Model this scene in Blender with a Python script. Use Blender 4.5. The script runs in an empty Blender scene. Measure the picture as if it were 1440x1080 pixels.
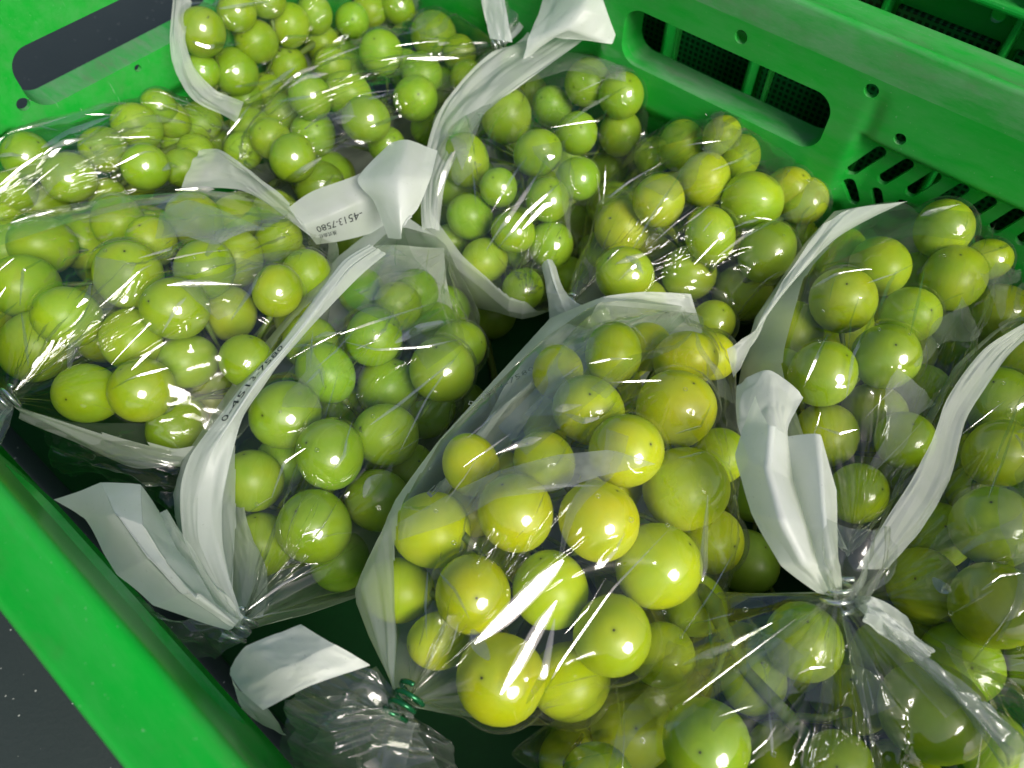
import bpy, bmesh, math, random
import numpy as np
from mathutils import Vector, Matrix
from mathutils.bvhtree import BVHTree

# ------------------------------------------------------------------ camera, sky, sun, exposure
scene = bpy.context.scene
COL = scene.collection
RIM = 0.20                       # height of the crate rim above the floor
CAMH = 0.40                      # camera height (0.2 m over the rim)
FPX, TILT = 1080.0, math.radians(33.6)
cam_data = bpy.data.cameras.new('camera')
cam = bpy.data.objects.new('camera', cam_data)
COL.objects.link(cam)
cam.location = (0, 0, CAMH)
cam.rotation_euler = (TILT, 0, 0)
cam_data.sensor_width = 36.0
cam_data.sensor_fit = 'HORIZONTAL'
cam_data.lens = 36.0 * FPX / 1440.0
cam_data.clip_start = 0.01
cam_data.clip_end = 500
cam_data.dof.use_dof = True
cam_data.dof.focus_distance = 0.31
cam_data.dof.aperture_fstop = 13.0
scene.camera = cam

SUN_DIR = Vector((0.42, -0.64, 0.64)).normalized()      # towards the sun
SUN_EL = math.asin(SUN_DIR.z)
SUN_ROT = math.atan2(SUN_DIR.x, SUN_DIR.y)
world = bpy.data.worlds.new('World')
scene.world = world
world.use_nodes = True
wn = world.node_tree
wn.nodes.clear()
sky = wn.nodes.new('ShaderNodeTexSky')
sky.sky_type = 'NISHITA'
sky.sun_disc = False
sky.sun_elevation = SUN_EL
sky.sun_rotation = SUN_ROT
sky.air_density = 1.0
sky.dust_density = 3.0
bg = wn.nodes.new('ShaderNodeBackground')
bg.inputs['Strength'].default_value = 0.052
wo = wn.nodes.new('ShaderNodeOutputWorld')
wn.links.new(sky.outputs[0], bg.inputs[0])
wn.links.new(bg.outputs[0], wo.inputs[0])
sd = bpy.data.lights.new('sun', 'SUN')
sd.energy = 1.5
sd.angle = math.radians(26.0)
sd.color = (1.0, 0.96, 0.88)
sun = bpy.data.objects.new('sun', sd)
COL.objects.link(sun)
sun.rotation_euler = SUN_DIR.to_track_quat('Z', 'Y').to_euler()
scene.view_settings.view_transform = 'Standard'
scene.view_settings.look = 'None'
scene.view_settings.exposure = 1.25
scene.view_settings.gamma = 1.0
scene.render.engine = 'CYCLES'
scene.cycles.transparent_max_bounces = 40
scene.cycles.max_bounces = 10
scene.cycles.sample_clamp_indirect = 4.0

# ------------------------------------------------------------------ geometry of the place
CF = np.array([0, math.sin(TILT), -math.cos(TILT)])
CU = np.array([0, math.cos(TILT), math.sin(TILT)])
CR = np.array([1.0, 0, 0])
CO = np.array([0, 0, CAMH])
AZ = math.atan2(2251, 1953)
D1 = np.array([math.sin(AZ), -math.cos(AZ), 0])      # along the crate's length
D2 = np.array([math.cos(AZ), math.sin(AZ), 0])       # across it
UP = np.array([0, 0, 1.0])

def ray(u, v):
    return CF * FPX + CR * (u - 720) - CU * (v - 540)
def P(u, v, z):                       # a place z metres above (below: negative) the rim plane
    d = ray(u, v)
    return CO + d * ((RIM + z - CAMH) / d[2])
def PD(u, v, depth):
    return CO + ray(u, v) * (depth / FPX)
def on_t(u, v, t):                    # on the plane across = t -> (along, z above floor)
    d = ray(u, v); p = CO + d * (t / (d @ D2)); return float(p @ D1), float(p[2])
def on_s(u, v, s):
    d = ray(u, v); p = CO + d * (s / (d @ D1)); return float(p @ D2), float(p[2])

rng = np.random.RandomState(7)

def link_mesh(name, verts, faces, mat, parent=None, smooth=True):
    me = bpy.data.meshes.new(name)
    me.from_pydata([tuple(v) for v in verts], [], [tuple(f) for f in faces])
    me.validate()
    if smooth:
        me.polygons.foreach_set('use_smooth', [True] * len(me.polygons))
    if mat: me.materials.append(mat)
    me.update()
    o = bpy.data.objects.new(name, me)
    COL.objects.link(o)
    if parent: o.parent = parent
    return o
def tag(o, label=None, cat=None, group=None, kind=None):
    if label: o['label'] = label
    if cat: o['category'] = cat
    if group: o['group'] = group
    if kind: o['kind'] = kind
    return o
def empty(name, loc=(0, 0, 0)):
    o = bpy.data.objects.new(name, None)
    o.empty_display_size = 0.02
    o.location = tuple(loc)
    COL.objects.link(o)
    return o
def adopt(root, o):                   # parent without moving the child
    o.parent = root
    o.matrix_parent_inverse = Matrix.Translation(-Vector(root.location))

_lat = {}
def vnoise(x, y, seed=0):
    if seed not in _lat:
        _lat[seed] = np.random.RandomState(seed + 100).rand(64, 64)
    L = _lat[seed]
    xi = np.floor(x).astype(int); yi = np.floor(y).astype(int)
    fx = x - xi; fy = y - yi
    fx = fx * fx * (3 - 2 * fx); fy = fy * fy * (3 - 2 * fy)
    a = L[xi % 64, yi % 64]; b = L[(xi + 1) % 64, yi % 64]
    c = L[xi % 64, (yi + 1) % 64]; d = L[(xi + 1) % 64, (yi + 1) % 64]
    return (a * (1 - fx) + b * fx) * (1 - fy) + (c * (1 - fx) + d * fx) * fy
def tnoise(x, y, wrap, seed):
    """piecewise planar noise (facets with straight creases), periodic in y"""
    L = np.random.RandomState(seed + 500).rand(97, wrap)
    xi = np.floor(x).astype(int); yi = np.floor(y).astype(int); fx = x - xi; fy = y - yi
    g = lambda i, j: L[i % 97, j % wrap]
    a = g(xi, yi); b = g(xi + 1, yi); c = g(xi, yi + 1); d = g(xi + 1, yi + 1)
    alt = (xi + yi) % 2 == 0
    t1 = np.where(fx > fy, a + (b - a) * fx + (d - b) * fy, a + (d - c) * fx + (c - a) * fy)
    f2 = 1 - fx
    t2 = np.where(f2 > fy, b + (a - b) * f2 + (c - a) * fy, b + (c - d) * f2 + (d - b) * fy)
    return np.where(alt, t1, t2)
def sstep(a, b, x):
    t = np.clip((x - a) / (b - a), 0, 1)
    return t * t * (3 - 2 * t)

# ------------------------------------------------------------------ materials
def new_mat(name):
    m = bpy.data.materials.new(name)
    m.use_nodes = True
    n = m.node_tree
    n.nodes.clear()
    out = n.nodes.new('ShaderNodeOutputMaterial')
    return m, n, out
def N(n, t, **kw):
    x = n.nodes.new(t)
    for k, v in kw.items():
        if k in x.inputs.keys(): x.inputs[k].default_value = v
        else: setattr(x, k, v)
    return x
def M2(n, op, a, b=None, c=None):
    x = n.nodes.new('ShaderNodeMath'); x.operation = op
    for i, q in enumerate((a, b, c)):
        if q is None: continue
        if isinstance(q, (int, float)): x.inputs[i].default_value = q
        else: n.links.new(q, x.inputs[i])
    return x.outputs[0]
def ramp(n, src, stops):
    r = n.nodes.new('ShaderNodeValToRGB')
    while len(r.color_ramp.elements) > 1: r.color_ramp.elements.remove(r.color_ramp.elements[0])
    r.color_ramp.elements[0].position = stops[0][0]; r.color_ramp.elements[0].color = stops[0][1]
    for p, c in stops[1:]:
        e = r.color_ramp.elements.new(p); e.color = c
    n.links.new(src, r.inputs[0])
    return r.outputs[0]
def mixc(n, fac, a, b, blend='MIX'):
    x = n.nodes.new('ShaderNodeMix'); x.data_type = 'RGBA'; x.blend_type = blend
    if isinstance(fac, (int, float)): x.inputs[0].default_value = fac
    else: n.links.new(fac, x.inputs[0])
    for i, q in ((6, a), (7, b)):
        if isinstance(q, tuple): x.inputs[i].default_value = q
        else: n.links.new(q, x.inputs[i])
    return x.outputs[2]
def g1(v): return (v, v, v, 1)

def grape_material():
    m, n, out = new_mat('grape_skin')
    p = N(n, 'ShaderNodeBsdfPrincipled')
    tc = N(n, 'ShaderNodeTexCoord'); oi = N(n, 'ShaderNodeObjectInfo')
    no = N(n, 'ShaderNodeTexNoise', Scale=0.9, Detail=3.0); n.links.new(tc.outputs['Object'], no.inputs['Vector'])
    # object coordinates are in units of the radius; shift the noise per grape
    mp = N(n, 'ShaderNodeVectorMath', operation='ADD')
    cx = N(n, 'ShaderNodeCombineXYZ')
    r10 = M2(n, 'MULTIPLY', oi.outputs['Random'], 50.0)
    n.links.new(r10, cx.inputs[0]); n.links.new(r10, cx.inputs[1])
    n.links.new(tc.outputs['Object'], mp.inputs[0]); n.links.new(cx.outputs[0], mp.inputs[1])
    n.links.new(mp.outputs[0], no.inputs['Vector'])
    f = N(n, 'ShaderNodeTexNoise', Scale=14.0, Detail=4.0, Roughness=0.7); n.links.new(mp.outputs[0], f.inputs['Vector'])
    sp = N(n, 'ShaderNodeTexVoronoi', Scale=7.0); n.links.new(mp.outputs[0], sp.inputs['Vector'])
    col = mixc(n, ramp(n, no.outputs[0], [(0.35, g1(0)), (0.7, g1(1))]), oi.outputs['Color'], (1.25, 1.06, 0.55, 1), 'MULTIPLY')
    # pale bloom, patchy
    bl = N(n, 'ShaderNodeTexNoise', Scale=1.7, Detail=5.0, Roughness=0.65); n.links.new(mp.outputs[0], bl.inputs['Vector'])
    blf = M2(n, 'MULTIPLY', ramp(n, bl.outputs[0], [(0.40, g1(0)), (0.80, g1(1))]), 0.16)
    col = mixc(n, blf, col, (0.50, 0.64, 0.22, 1))
    # tiny lenticels and the blossom scar at the +Z pole
    lent = ramp(n, sp.outputs['Distance'], [(0.035, g1(1)), (0.07, g1(0))])
    lent = M2(n, 'MULTIPLY', lent, ramp(n, f.outputs[0], [(0.5, g1(0)), (0.6, g1(1))]))
    col = mixc(n, M2(n, 'MULTIPLY', lent, 0.35), col, (0.12, 0.12, 0.02, 1))
    sx = N(n, 'ShaderNodeSeparateXYZ'); n.links.new(tc.outputs['Object'], sx.inputs[0])
    rr = M2(n, 'SQRT', M2(n, 'ADD', M2(n, 'MULTIPLY', sx.outputs[0], sx.outputs[0]), M2(n, 'MULTIPLY', sx.outputs[1], sx.outputs[1])))
    rr2 = M2(n, 'ADD', rr, M2(n, 'MULTIPLY', M2(n, 'SUBTRACT', f.outputs[0], 0.5), 0.03))
    scar = M2(n, 'MULTIPLY', ramp(n, rr2, [(0.018, g1(0.9)), (0.038, g1(0))]), M2(n, 'GREATER_THAN', sx.outputs[2], 0.0))
    halo = M2(n, 'MULTIPLY', ramp(n, rr2, [(0.03, g1(0.3)), (0.10, g1(0))]), M2(n, 'GREATER_THAN', sx.outputs[2], 0.0))
    col = mixc(n, halo, col, (0.10, 0.17, 0.02, 1))
    col = mixc(n, scar, col, (0.035, 0.022, 0.006, 1))
    n.links.new(col, p.inputs['Base Color'])
    p.inputs['Subsurface Weight'].default_value = 0.85
    p.inputs['Subsurface Radius'].default_value = (1.0, 0.9, 0.25)
    p.inputs['Subsurface Scale'].default_value = 0.0045
    rg = M2(n, 'ADD', M2(n, 'MULTIPLY', bl.outputs[0], 0.30), 0.22)
    n.links.new(rg, p.inputs['Roughness'])
    p.inputs['IOR'].default_value = 1.45
    b = N(n, 'ShaderNodeBump', Strength=0.10, Distance=0.0004); n.links.new(f.outputs[0], b.inputs['Height'])
    n.links.new(b.outputs[0], p.inputs['Normal'])
    n.links.new(p.outputs[0], out.inputs[0])
    return m

def film_material(name, haze=0.007, rough=0.05, tint=(0.87, 0.885, 0.845, 1), base=0.06):
    m, n, out = new_mat(name)
    geo = N(n, 'ShaderNodeNewGeometry'); tc = N(n, 'ShaderNodeTexCoord')
    # fine crinkle
    nz = N(n, 'ShaderNodeTexNoise', Scale=70.0, Detail=3.0, Roughness=0.6, Distortion=1.2)
    n.links.new(tc.outputs['Object'], nz.inputs['Vector'])
    rid = M2(n, 'ABSOLUTE', M2(n, 'SUBTRACT', nz.outputs[0], 0.5))
    b = N(n, 'ShaderNodeBump', Strength=0.10, Distance=0.0012); n.links.new(rid, b.inputs['Height'])
    dt = N(n, 'ShaderNodeVectorMath', operation='DOT_PRODUCT')
    n.links.new(b.outputs[0], dt.inputs[0]); n.links.new(geo.outputs['Incoming'], dt.inputs[1])
    c = M2(n, 'ABSOLUTE', dt.outputs['Value'])
    fr = M2(n, 'ADD', M2(n, 'MULTIPLY', M2(n, 'POWER', M2(n, 'SUBTRACT', 1.0, c), 4.0), 0.55), base)
    fr = M2(n, 'MINIMUM', fr, 0.85)
    gl = N(n, 'ShaderNodeBsdfGlossy', Roughness=rough); n.links.new(b.outputs[0], gl.inputs['Normal'])
    gl.inputs['Color'].default_value = (1, 1, 1, 1)
    tr = N(n, 'ShaderNodeBsdfTransparent'); tr.inputs[0].default_value = tint
    df = N(n, 'ShaderNodeBsdfTranslucent'); df.inputs[0].default_value = (0.8, 0.83, 0.8, 1)
    df2 = N(n, 'ShaderNodeBsdfDiffuse'); df2.inputs[0].default_value = (0.8, 0.83, 0.8, 1)
    hm = N(n, 'ShaderNodeMixShader'); n.links.new(df.outputs[0], hm.inputs[1]); n.links.new(df2.outputs[0], hm.inputs[2])
    big = N(n, 'ShaderNodeTexNoise', Scale=28.0, Detail=4.0, Roughness=0.7); n.links.new(tc.outputs['Object'], big.inputs['Vector'])
    hz = M2(n, 'MULTIPLY', ramp(n, big.outputs[0], [(0.4, g1(0.35)), (0.75, g1(1.6))]), haze)
    hz = M2(n, 'ADD', hz, M2(n, 'MULTIPLY', M2(n, 'POWER', M2(n, 'SUBTRACT', 1.0, c), 3.0), 0.10))
    # places where the film is folded double look milkier
    dm = N(n, 'ShaderNodeMapping'); dm.inputs['Rotation'].default_value = (0, 0, math.radians(60)); dm.inputs['Scale'].default_value = (26, 80, 40)
    n.links.new(tc.outputs['Object'], dm.inputs[0])
    dv = N(n, 'ShaderNodeTexVoronoi', Scale=1.0); n.links.new(dm.outputs[0], dv.inputs['Vector'])
    ds = N(n, 'ShaderNodeSeparateColor'); n.links.new(dv.outputs['Color'], ds.inputs[0])
    dbl = M2(n, 'MULTIPLY', M2(n, 'GREATER_THAN', ds.outputs[0], 0.84), 0.02)
    hz = M2(n, 'ADD', hz, dbl)
    m1 = N(n, 'ShaderNodeMixShader'); n.links.new(hz, m1.inputs[0]); n.links.new(tr.outputs[0], m1.inputs[1]); n.links.new(hm.outputs[0], m1.inputs[2])
    m2 = N(n, 'ShaderNodeMixShader'); n.links.new(fr, m2.inputs[0]); n.links.new(m1.outputs[0], m2.inputs[1]); n.links.new(gl.outputs[0], m2.inputs[2])
    n.links.new(m2.outputs[0], out.inputs[0])
    return m

def paper_material(name, col=(0.78, 0.82, 0.79, 1), opacity=0.72):
    m, n, out = new_mat(name)
    tc = N(n, 'ShaderNodeTexCoord')
    nz = N(n, 'ShaderNodeTexNoise', Scale=60.0, Detail=5.0, Roughness=0.6, Distortion=0.8); n.links.new(tc.outputs['Object'], nz.inputs['Vector'])
    n2 = N(n, 'ShaderNodeTexNoise', Scale=900.0, Detail=2.0); n.links.new(tc.outputs['Object'], n2.inputs['Vector'])
    c = mixc(n, ramp(n, nz.outputs[0], [(0.35, g1(0)), (0.7, g1(1))]), col, (col[0] * 0.93, col[1] * 0.95, col[2] * 0.9, 1))
    spk = ramp(n, n2.outputs[0], [(0.70, g1(0)), (0.76, g1(0.5))])
    c = mixc(n, spk, c, (0.42, 0.45, 0.38, 1))
    rid = M2(n, 'ABSOLUTE', M2(n, 'SUBTRACT', nz.outputs[0], 0.5))
    b = N(n, 'ShaderNodeBump', Strength=0.22, Distance=0.0015); n.links.new(rid, b.inputs['Height'])
    pr = N(n, 'ShaderNodeBsdfPrincipled', Roughness=0.38); pr.inputs['Specular IOR Level'].default_value = 0.5
    n.links.new(c, pr.inputs['Base Color']); n.links.new(b.outputs[0], pr.inputs['Normal'])
    tl = N(n, 'ShaderNodeBsdfTranslucent'); n.links.new(c, tl.inputs[0])
    mx = N(n, 'ShaderNodeMixShader'); mx.inputs[0].default_value = 0.40
    n.links.new(pr.outputs[0], mx.inputs[1]); n.links.new(tl.outputs[0], mx.inputs[2])
    tr = N(n, 'ShaderNodeBsdfTransparent')
    m2 = N(n, 'ShaderNodeMixShader'); m2.inputs[0].default_value = opacity
    n.links.new(tr.outputs[0], m2.inputs[1]); n.links.new(mx.outputs[0], m2.inputs[2])
    n.links.new(m2.outputs[0], out.inputs[0])
    return m

def plastic_material(name, col, scuff=1.0, mesh_dots=False, rim=False):
    m, n, out = new_mat(name)
    tc = N(n, 'ShaderNodeTexCoord'); geo = N(n, 'ShaderNodeNewGeometry')
    mp = N(n, 'ShaderNodeMapping'); mp.inputs['Rotation'].default_value = (0, 0, -math.atan2(D1[1], D1[0]))
    mp.inputs['Scale'].default_value = (1, 1, 1)
    n.links.new(geo.outputs['Position'], mp.inputs[0])
    st = N(n, 'ShaderNodeMapping'); st.inputs['Scale'].default_value = (0.25, 1, 1); n.links.new(mp.outputs[0], st.inputs[0])
    a = N(n, 'ShaderNodeTexNoise', Scale=90.0, Detail=8.0, Roughness=0.72); n.links.new(st.outputs[0], a.inputs['Vector'])
    b_ = N(n, 'ShaderNodeTexNoise', Scale=22.0, Detail=4.0, Roughness=0.6); n.links.new(mp.outputs[0], b_.inputs['Vector'])
    fine = N(n, 'ShaderNodeTexNoise', Scale=700.0, Detail=3.0); n.links.new(mp.outputs[0], fine.inputs['Vector'])
    nz = N(n, 'ShaderNodeSeparateXYZ'); n.links.new(geo.outputs['True Normal'], nz.inputs[0])
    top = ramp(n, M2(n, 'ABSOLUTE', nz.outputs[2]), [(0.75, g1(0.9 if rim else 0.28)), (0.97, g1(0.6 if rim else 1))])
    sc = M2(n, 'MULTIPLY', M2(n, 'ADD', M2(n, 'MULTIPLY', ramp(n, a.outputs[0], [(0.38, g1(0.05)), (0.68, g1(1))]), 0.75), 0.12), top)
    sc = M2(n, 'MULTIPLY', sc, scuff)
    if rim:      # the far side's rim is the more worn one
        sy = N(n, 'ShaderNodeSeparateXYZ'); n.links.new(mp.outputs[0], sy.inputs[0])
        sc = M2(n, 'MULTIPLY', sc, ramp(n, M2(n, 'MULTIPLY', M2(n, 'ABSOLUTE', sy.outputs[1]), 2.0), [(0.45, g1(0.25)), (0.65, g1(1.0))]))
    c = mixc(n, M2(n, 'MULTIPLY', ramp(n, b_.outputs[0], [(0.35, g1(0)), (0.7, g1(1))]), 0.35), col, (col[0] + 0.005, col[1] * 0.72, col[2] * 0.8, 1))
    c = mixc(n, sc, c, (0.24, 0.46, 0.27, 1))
    # grimy brown patches and a few dark nicks
    br = M2(n, 'MULTIPLY', ramp(n, b_.outputs[0], [(0.50, g1(0)), (0.68, g1(1))]), ramp(n, a.outputs[0], [(0.42, g1(0)), (0.6, g1(0.5))]))
    br = M2(n, 'MULTIPLY', br, M2(n, 'MAXIMUM', top, 0.9 if rim else 0.15))
    c = mixc(n, br, c, (0.10, 0.13, 0.05, 1))
    spk = M2(n, 'MULTIPLY', ramp(n, fine.outputs[0], [(0.70, g1(0)), (0.76, g1(0.7))]), 0.7)
    scr = N(n, 'ShaderNodeMapping'); scr.inputs['Rotation'].default_value = (0.3, 0.2, 0.5); scr.inputs['Scale'].default_value = (20, 420, 60)
    n.links.new(mp.outputs[0], scr.inputs[0])
    sn = N(n, 'ShaderNodeTexNoise', Scale=1.0, Detail=2.0); n.links.new(scr.outputs[0], sn.inputs['Vector'])
    spk = M2(n, 'MAXIMUM', spk, M2(n, 'MULTIPLY', ramp(n, sn.outputs[0], [(0.70, g1(0)), (0.76, g1(1))]), ramp(n, b_.outputs[0], [(0.45, g1(0)), (0.62, g1(0.6))])))
    c = mixc(n, spk, c, (0.30, 0.55, 0.33, 1))
    if mesh_dots:
        v = N(n, 'ShaderNodeMapping'); v.inputs['Scale'].default_value = (260, 260, 260); n.links.new(mp.outputs[0], v.inputs[0])
        sv = N(n, 'ShaderNodeSeparateXYZ'); n.links.new(v.outputs[0], sv.inputs[0])
        fx = M2(n, 'GREATER_THAN', M2(n, 'FRACT', sv.outputs[0]), 0.4); fz = M2(n, 'GREATER_THAN', M2(n, 'FRACT', sv.outputs[2]), 0.4)
        c = mixc(n, M2(n, 'MULTIPLY', fx, fz), c, (0.002, 0.02, 0.006, 1))
    p = N(n, 'ShaderNodeBsdfPrincipled'); p.inputs['Specular IOR Level'].default_value = 0.35
    n.links.new(c, p.inputs['Base Color'])
    rg = M2(n, 'ADD', M2(n, 'MULTIPLY', sc, 0.25), 0.33); n.links.new(rg, p.inputs['Roughness'])
    bb = N(n, 'ShaderNodeBump', Strength=0.25, Distance=0.0006); n.links.new(a.outputs[0], bb.inputs['Height']); n.links.new(bb.outputs[0], p.inputs['Normal'])
    tl = N(n, 'ShaderNodeBsdfTranslucent'); n.links.new(mixc(n, 0.5, c, (col[0], min(1, col[1] * 1.6), col[2] * 1.2, 1)), tl.inputs[0])
    mx = N(n, 'ShaderNodeMixShader'); mx.inputs[0].default_value = 0.30
    n.links.new(p.outputs[0], mx.inputs[1]); n.links.new(tl.outputs[0], mx.inputs[2])
    n.links.new(mx.outputs[0], out.inputs[0])
    return m

def simple(name, col, rough=0.5, metal=0.0, sss=0.0):
    m, n, out = new_mat(name)
    p = N(n, 'ShaderNodeBsdfPrincipled', Roughness=rough, Metallic=metal)
    tc = N(n, 'ShaderNodeTexCoord'); nz = N(n, 'ShaderNodeTexNoise', Scale=250.0, Detail=4.0); n.links.new(tc.outputs['Object'], nz.inputs['Vector'])
    c = mixc(n, nz.outputs[0], tuple(col), (col[0] * 0.6, col[1] * 0.65, col[2] * 0.6, 1))
    n.links.new(c, p.inputs['Base Color'])
    p.inputs['Subsurface Weight'].default_value = sss; p.inputs['Subsurface Scale'].default_value = 0.002
    n.links.new(p.outputs[0], out.inputs[0])
    return m

GRAPE = grape_material()
FILM = film_material('clear_cellophane')
TAILFILM = film_material('gathered_cellophane', haze=0.13, rough=0.09)
HAZY = film_material('milky_film', haze=0.30, rough=0.12)
CRINK = film_material('crinkled_cellophane', haze=0.015, rough=0.06, base=0.07)
GLINT = film_material('glint_cellophane', haze=0.02, rough=0.05, base=0.20)  # extra gloss for the added glint strips and the bubble rings
VEIL = film_material('glare_veil_film', haze=0.11, rough=0.08, base=0.07)  # its haze puts milky glare into the film's colour
THIN = paper_material('thin_white_film', (0.80, 0.84, 0.80, 1), 0.60)
PAPER = paper_material('white_backing_film')
PAPER2 = paper_material('white_tail_film', (0.84, 0.87, 0.83, 1), 0.90)
GREEN = plastic_material('green_crate_plastic', (0.0, 0.47, 0.03, 1))
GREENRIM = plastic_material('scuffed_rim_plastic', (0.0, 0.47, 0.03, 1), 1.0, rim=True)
GREEN2 = plastic_material('dark_green_crate_plastic', (0.0, 0.42, 0.035, 1), 0.5)
GREENDOT = plastic_material('perforated_green_plastic', (0.002, 0.16, 0.03, 1), 0.1, True)
BASEGREEN = simple('shadowy_base_plastic', (0.001, 0.07, 0.012, 1), 0.6)  # shade of the gaps painted in, far darker than the crate's green
STEM = simple('grape_stem', (0.15, 0.22, 0.03, 1), 0.5, 0, 0.3)
SILVER = simple('silver_tie', (0.75, 0.77, 0.78, 1), 0.22, 0.8)
GREENTIE = simple('green_tie', (0.015, 0.16, 0.06, 1), 0.2, 0.5)
INK = simple('black_ink', (0.02, 0.025, 0.03, 1), 0.6)
FAINT = simple('faint_ink', (0.16, 0.19, 0.16, 1), 0.6)

# ------------------------------------------------------------------ floor
def floor_material():
    m, n, out = new_mat('dark_floor')
    geo = N(n, 'ShaderNodeNewGeometry')
    a = N(n, 'ShaderNodeTexNoise', Scale=9.0, Detail=8.0, Roughness=0.65); n.links.new(geo.outputs['Position'], a.inputs['Vector'])
    v = N(n, 'ShaderNodeTexVoronoi', Scale=150.0); n.links.new(geo.outputs['Position'], v.inputs['Vector'])
    f = N(n, 'ShaderNodeTexNoise', Scale=400.0, Detail=4.0); n.links.new(geo.outputs['Position'], f.inputs['Vector'])
    c = mixc(n, a.outputs[0], (0.012, 0.020, 0.020, 1), (0.030, 0.042, 0.038, 1))
    c = mixc(n, M2(n, 'MULTIPLY', f.outputs[0], 0.4), c, (0.028, 0.036, 0.034, 1))
    sp = M2(n, 'MULTIPLY', ramp(n, v.outputs['Distance'], [(0.05, g1(1)), (0.10, g1(0))]), ramp(n, f.outputs[0], [(0.46, g1(0)), (0.52, g1(1))]))
    c = mixc(n, sp, c, (0.35, 0.36, 0.33, 1))
    p = N(n, 'ShaderNodeBsdfPrincipled', Roughness=0.6); n.links.new(c, p.inputs['Base Color'])
    b = N(n, 'ShaderNodeBump', Strength=0.15, Distance=0.0015); n.links.new(f.outputs[0], b.inputs['Height']); n.links.new(b.outputs[0], p.inputs['Normal'])
    n.links.new(p.outputs[0], out.inputs[0])
    return m
fl = link_mesh('floor', [(-60, -60, 0), (60, -60, 0), (60, 60, 0), (-60, 60, 0)], [(0, 1, 2, 3)], floor_material(), smooth=False)
tag(fl, 'dark grey green concrete floor with pale specks under the crates', kind='structure')

# ------------------------------------------------------------------ crate
def sd_round_rect(x, y, cx, cy, hx, hy, r):
    qx = np.abs(x - cx) - hx + r; qy = np.abs(y - cy) - hy + r
    return np.hypot(np.maximum(qx, 0), np.maximum(qy, 0)) + np.minimum(np.maximum(qx, qy), 0) - r
def sd_capsule(x, y, ax, ay, bx, by, r):
    px, py = x - ax, y - ay; dx, dy = bx - ax, by - ay
    t = np.clip((px * dx + py * dy) / (dx * dx + dy * dy), 0, 1)
    return np.hypot(px - dx * t, py - dy * t) - r

def wall_panel(name, origin, ax, outward, a0, a1, z0, z1, sdfs, relief, collar, mat, parent, cell=0.0012, thick=0.003):
    """A moulded plastic wall: relief on a grid, real holes with rims; origin + ax*a + UP*z + outward*w."""
    na = int((a1 - a0) / cell) + 1; nz = int((z1 - z0) / cell) + 1
    A, Z = np.meshgrid(np.linspace(a0, a1, na), np.linspace(z0, z1, nz), indexing='ij')
    def sd(a, z):
        d = np.full(np.shape(a), 1.0)
        for s in sdfs: d = np.minimum(d, s(a, z))
        return d
    e = 1e-4
    ca = (A[:-1, :-1] + A[1:, 1:]) / 2; cz = (Z[:-1, :-1] + Z[1:, 1:]) / 2
    keep = sd(ca, cz) > 0
    tk = np.zeros(A.shape, bool); tr_ = np.zeros(A.shape, bool)
    for dx in (0, 1):
        for dz in (0, 1):
            tk[dx:na - 1 + dx, dz:nz - 1 + dz] |= keep
            tr_[dx:na - 1 + dx, dz:nz - 1 + dz] |= ~keep
    near = tk & tr_
    for _ in range(4):
        d = sd(A, Z)
        gx = (sd(A + e, Z) - sd(A - e, Z)) / (2 * e); gz = (sd(A, Z + e) - sd(A, Z - e)) / (2 * e)
        gl_ = np.maximum(gx * gx + gz * gz, 0.25)
        A = np.where(near, A - gx * d / gl_, A); Z = np.where(near, Z - gz * d / gl_, Z)
    W = relief(A, Z)
    V = origin[None, None] + A[..., None] * ax + Z[..., None] * UP + W[..., None] * outward
    idx = np.arange(na * nz).reshape(na, nz)
    faces = []
    flip = np.dot(np.cross(ax, UP), outward) > 0      # make the face look inward
    K = np.argwhere(keep)
    for i, j in K:
        q = (idx[i, j], idx[i + 1, j], idx[i + 1, j + 1], idx[i, j + 1])
        faces.append(q[::-1] if flip else q)
    # boundary edges
    cnt = {}
    for q in faces:
        for k in range(4):
            u, v = int(q[k]), int(q[(k + 1) % 4])
            cnt[(u, v)] = 1
    verts = list(V.reshape(-1, 3))
    n0 = len(verts)
    Vb = (V + outward * thick).reshape(-1, 3)
    verts += list(Vb)
    back = [tuple(int(x) + n0 for x in q[::-1]) for q in faces]
    rims = []
    extra = {}
    af, zf = A.reshape(-1), Z.reshape(-1)
    for (u, v) in list(cnt):
        if (v, u) not in cnt:
            rims.append((v, u, u + n0, v + n0))
            if collar is not None and collar(af[u], zf[u]) < cell and collar(af[v], zf[v]) < cell:
                for w in (u, v):
                    if w not in extra:
                        extra[w] = len(verts); verts.append(Vb[w] + outward * 0.017)
                rims.append((v + n0, u + n0, extra[u], extra[v]))
    faces = [tuple(int(x) for x in q) for q in faces] + back + rims
    used = sorted({x for q in faces for x in q}); mp = {x: i for i, x in enumerate(used)}
    o = link_mesh(name, [verts[x] for x in used], [tuple(mp[x] for x in q) for q in faces], mat, parent)
    try: o.data.set_sharp_from_angle(angle=math.radians(50))
    except Exception: pass
    return o

S0, S1, T0, T1 = -0.430, 0.120, -0.0215, 0.3515
SC, TC = (S0 + S1) / 2, (T0 + T1) / 2

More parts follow.
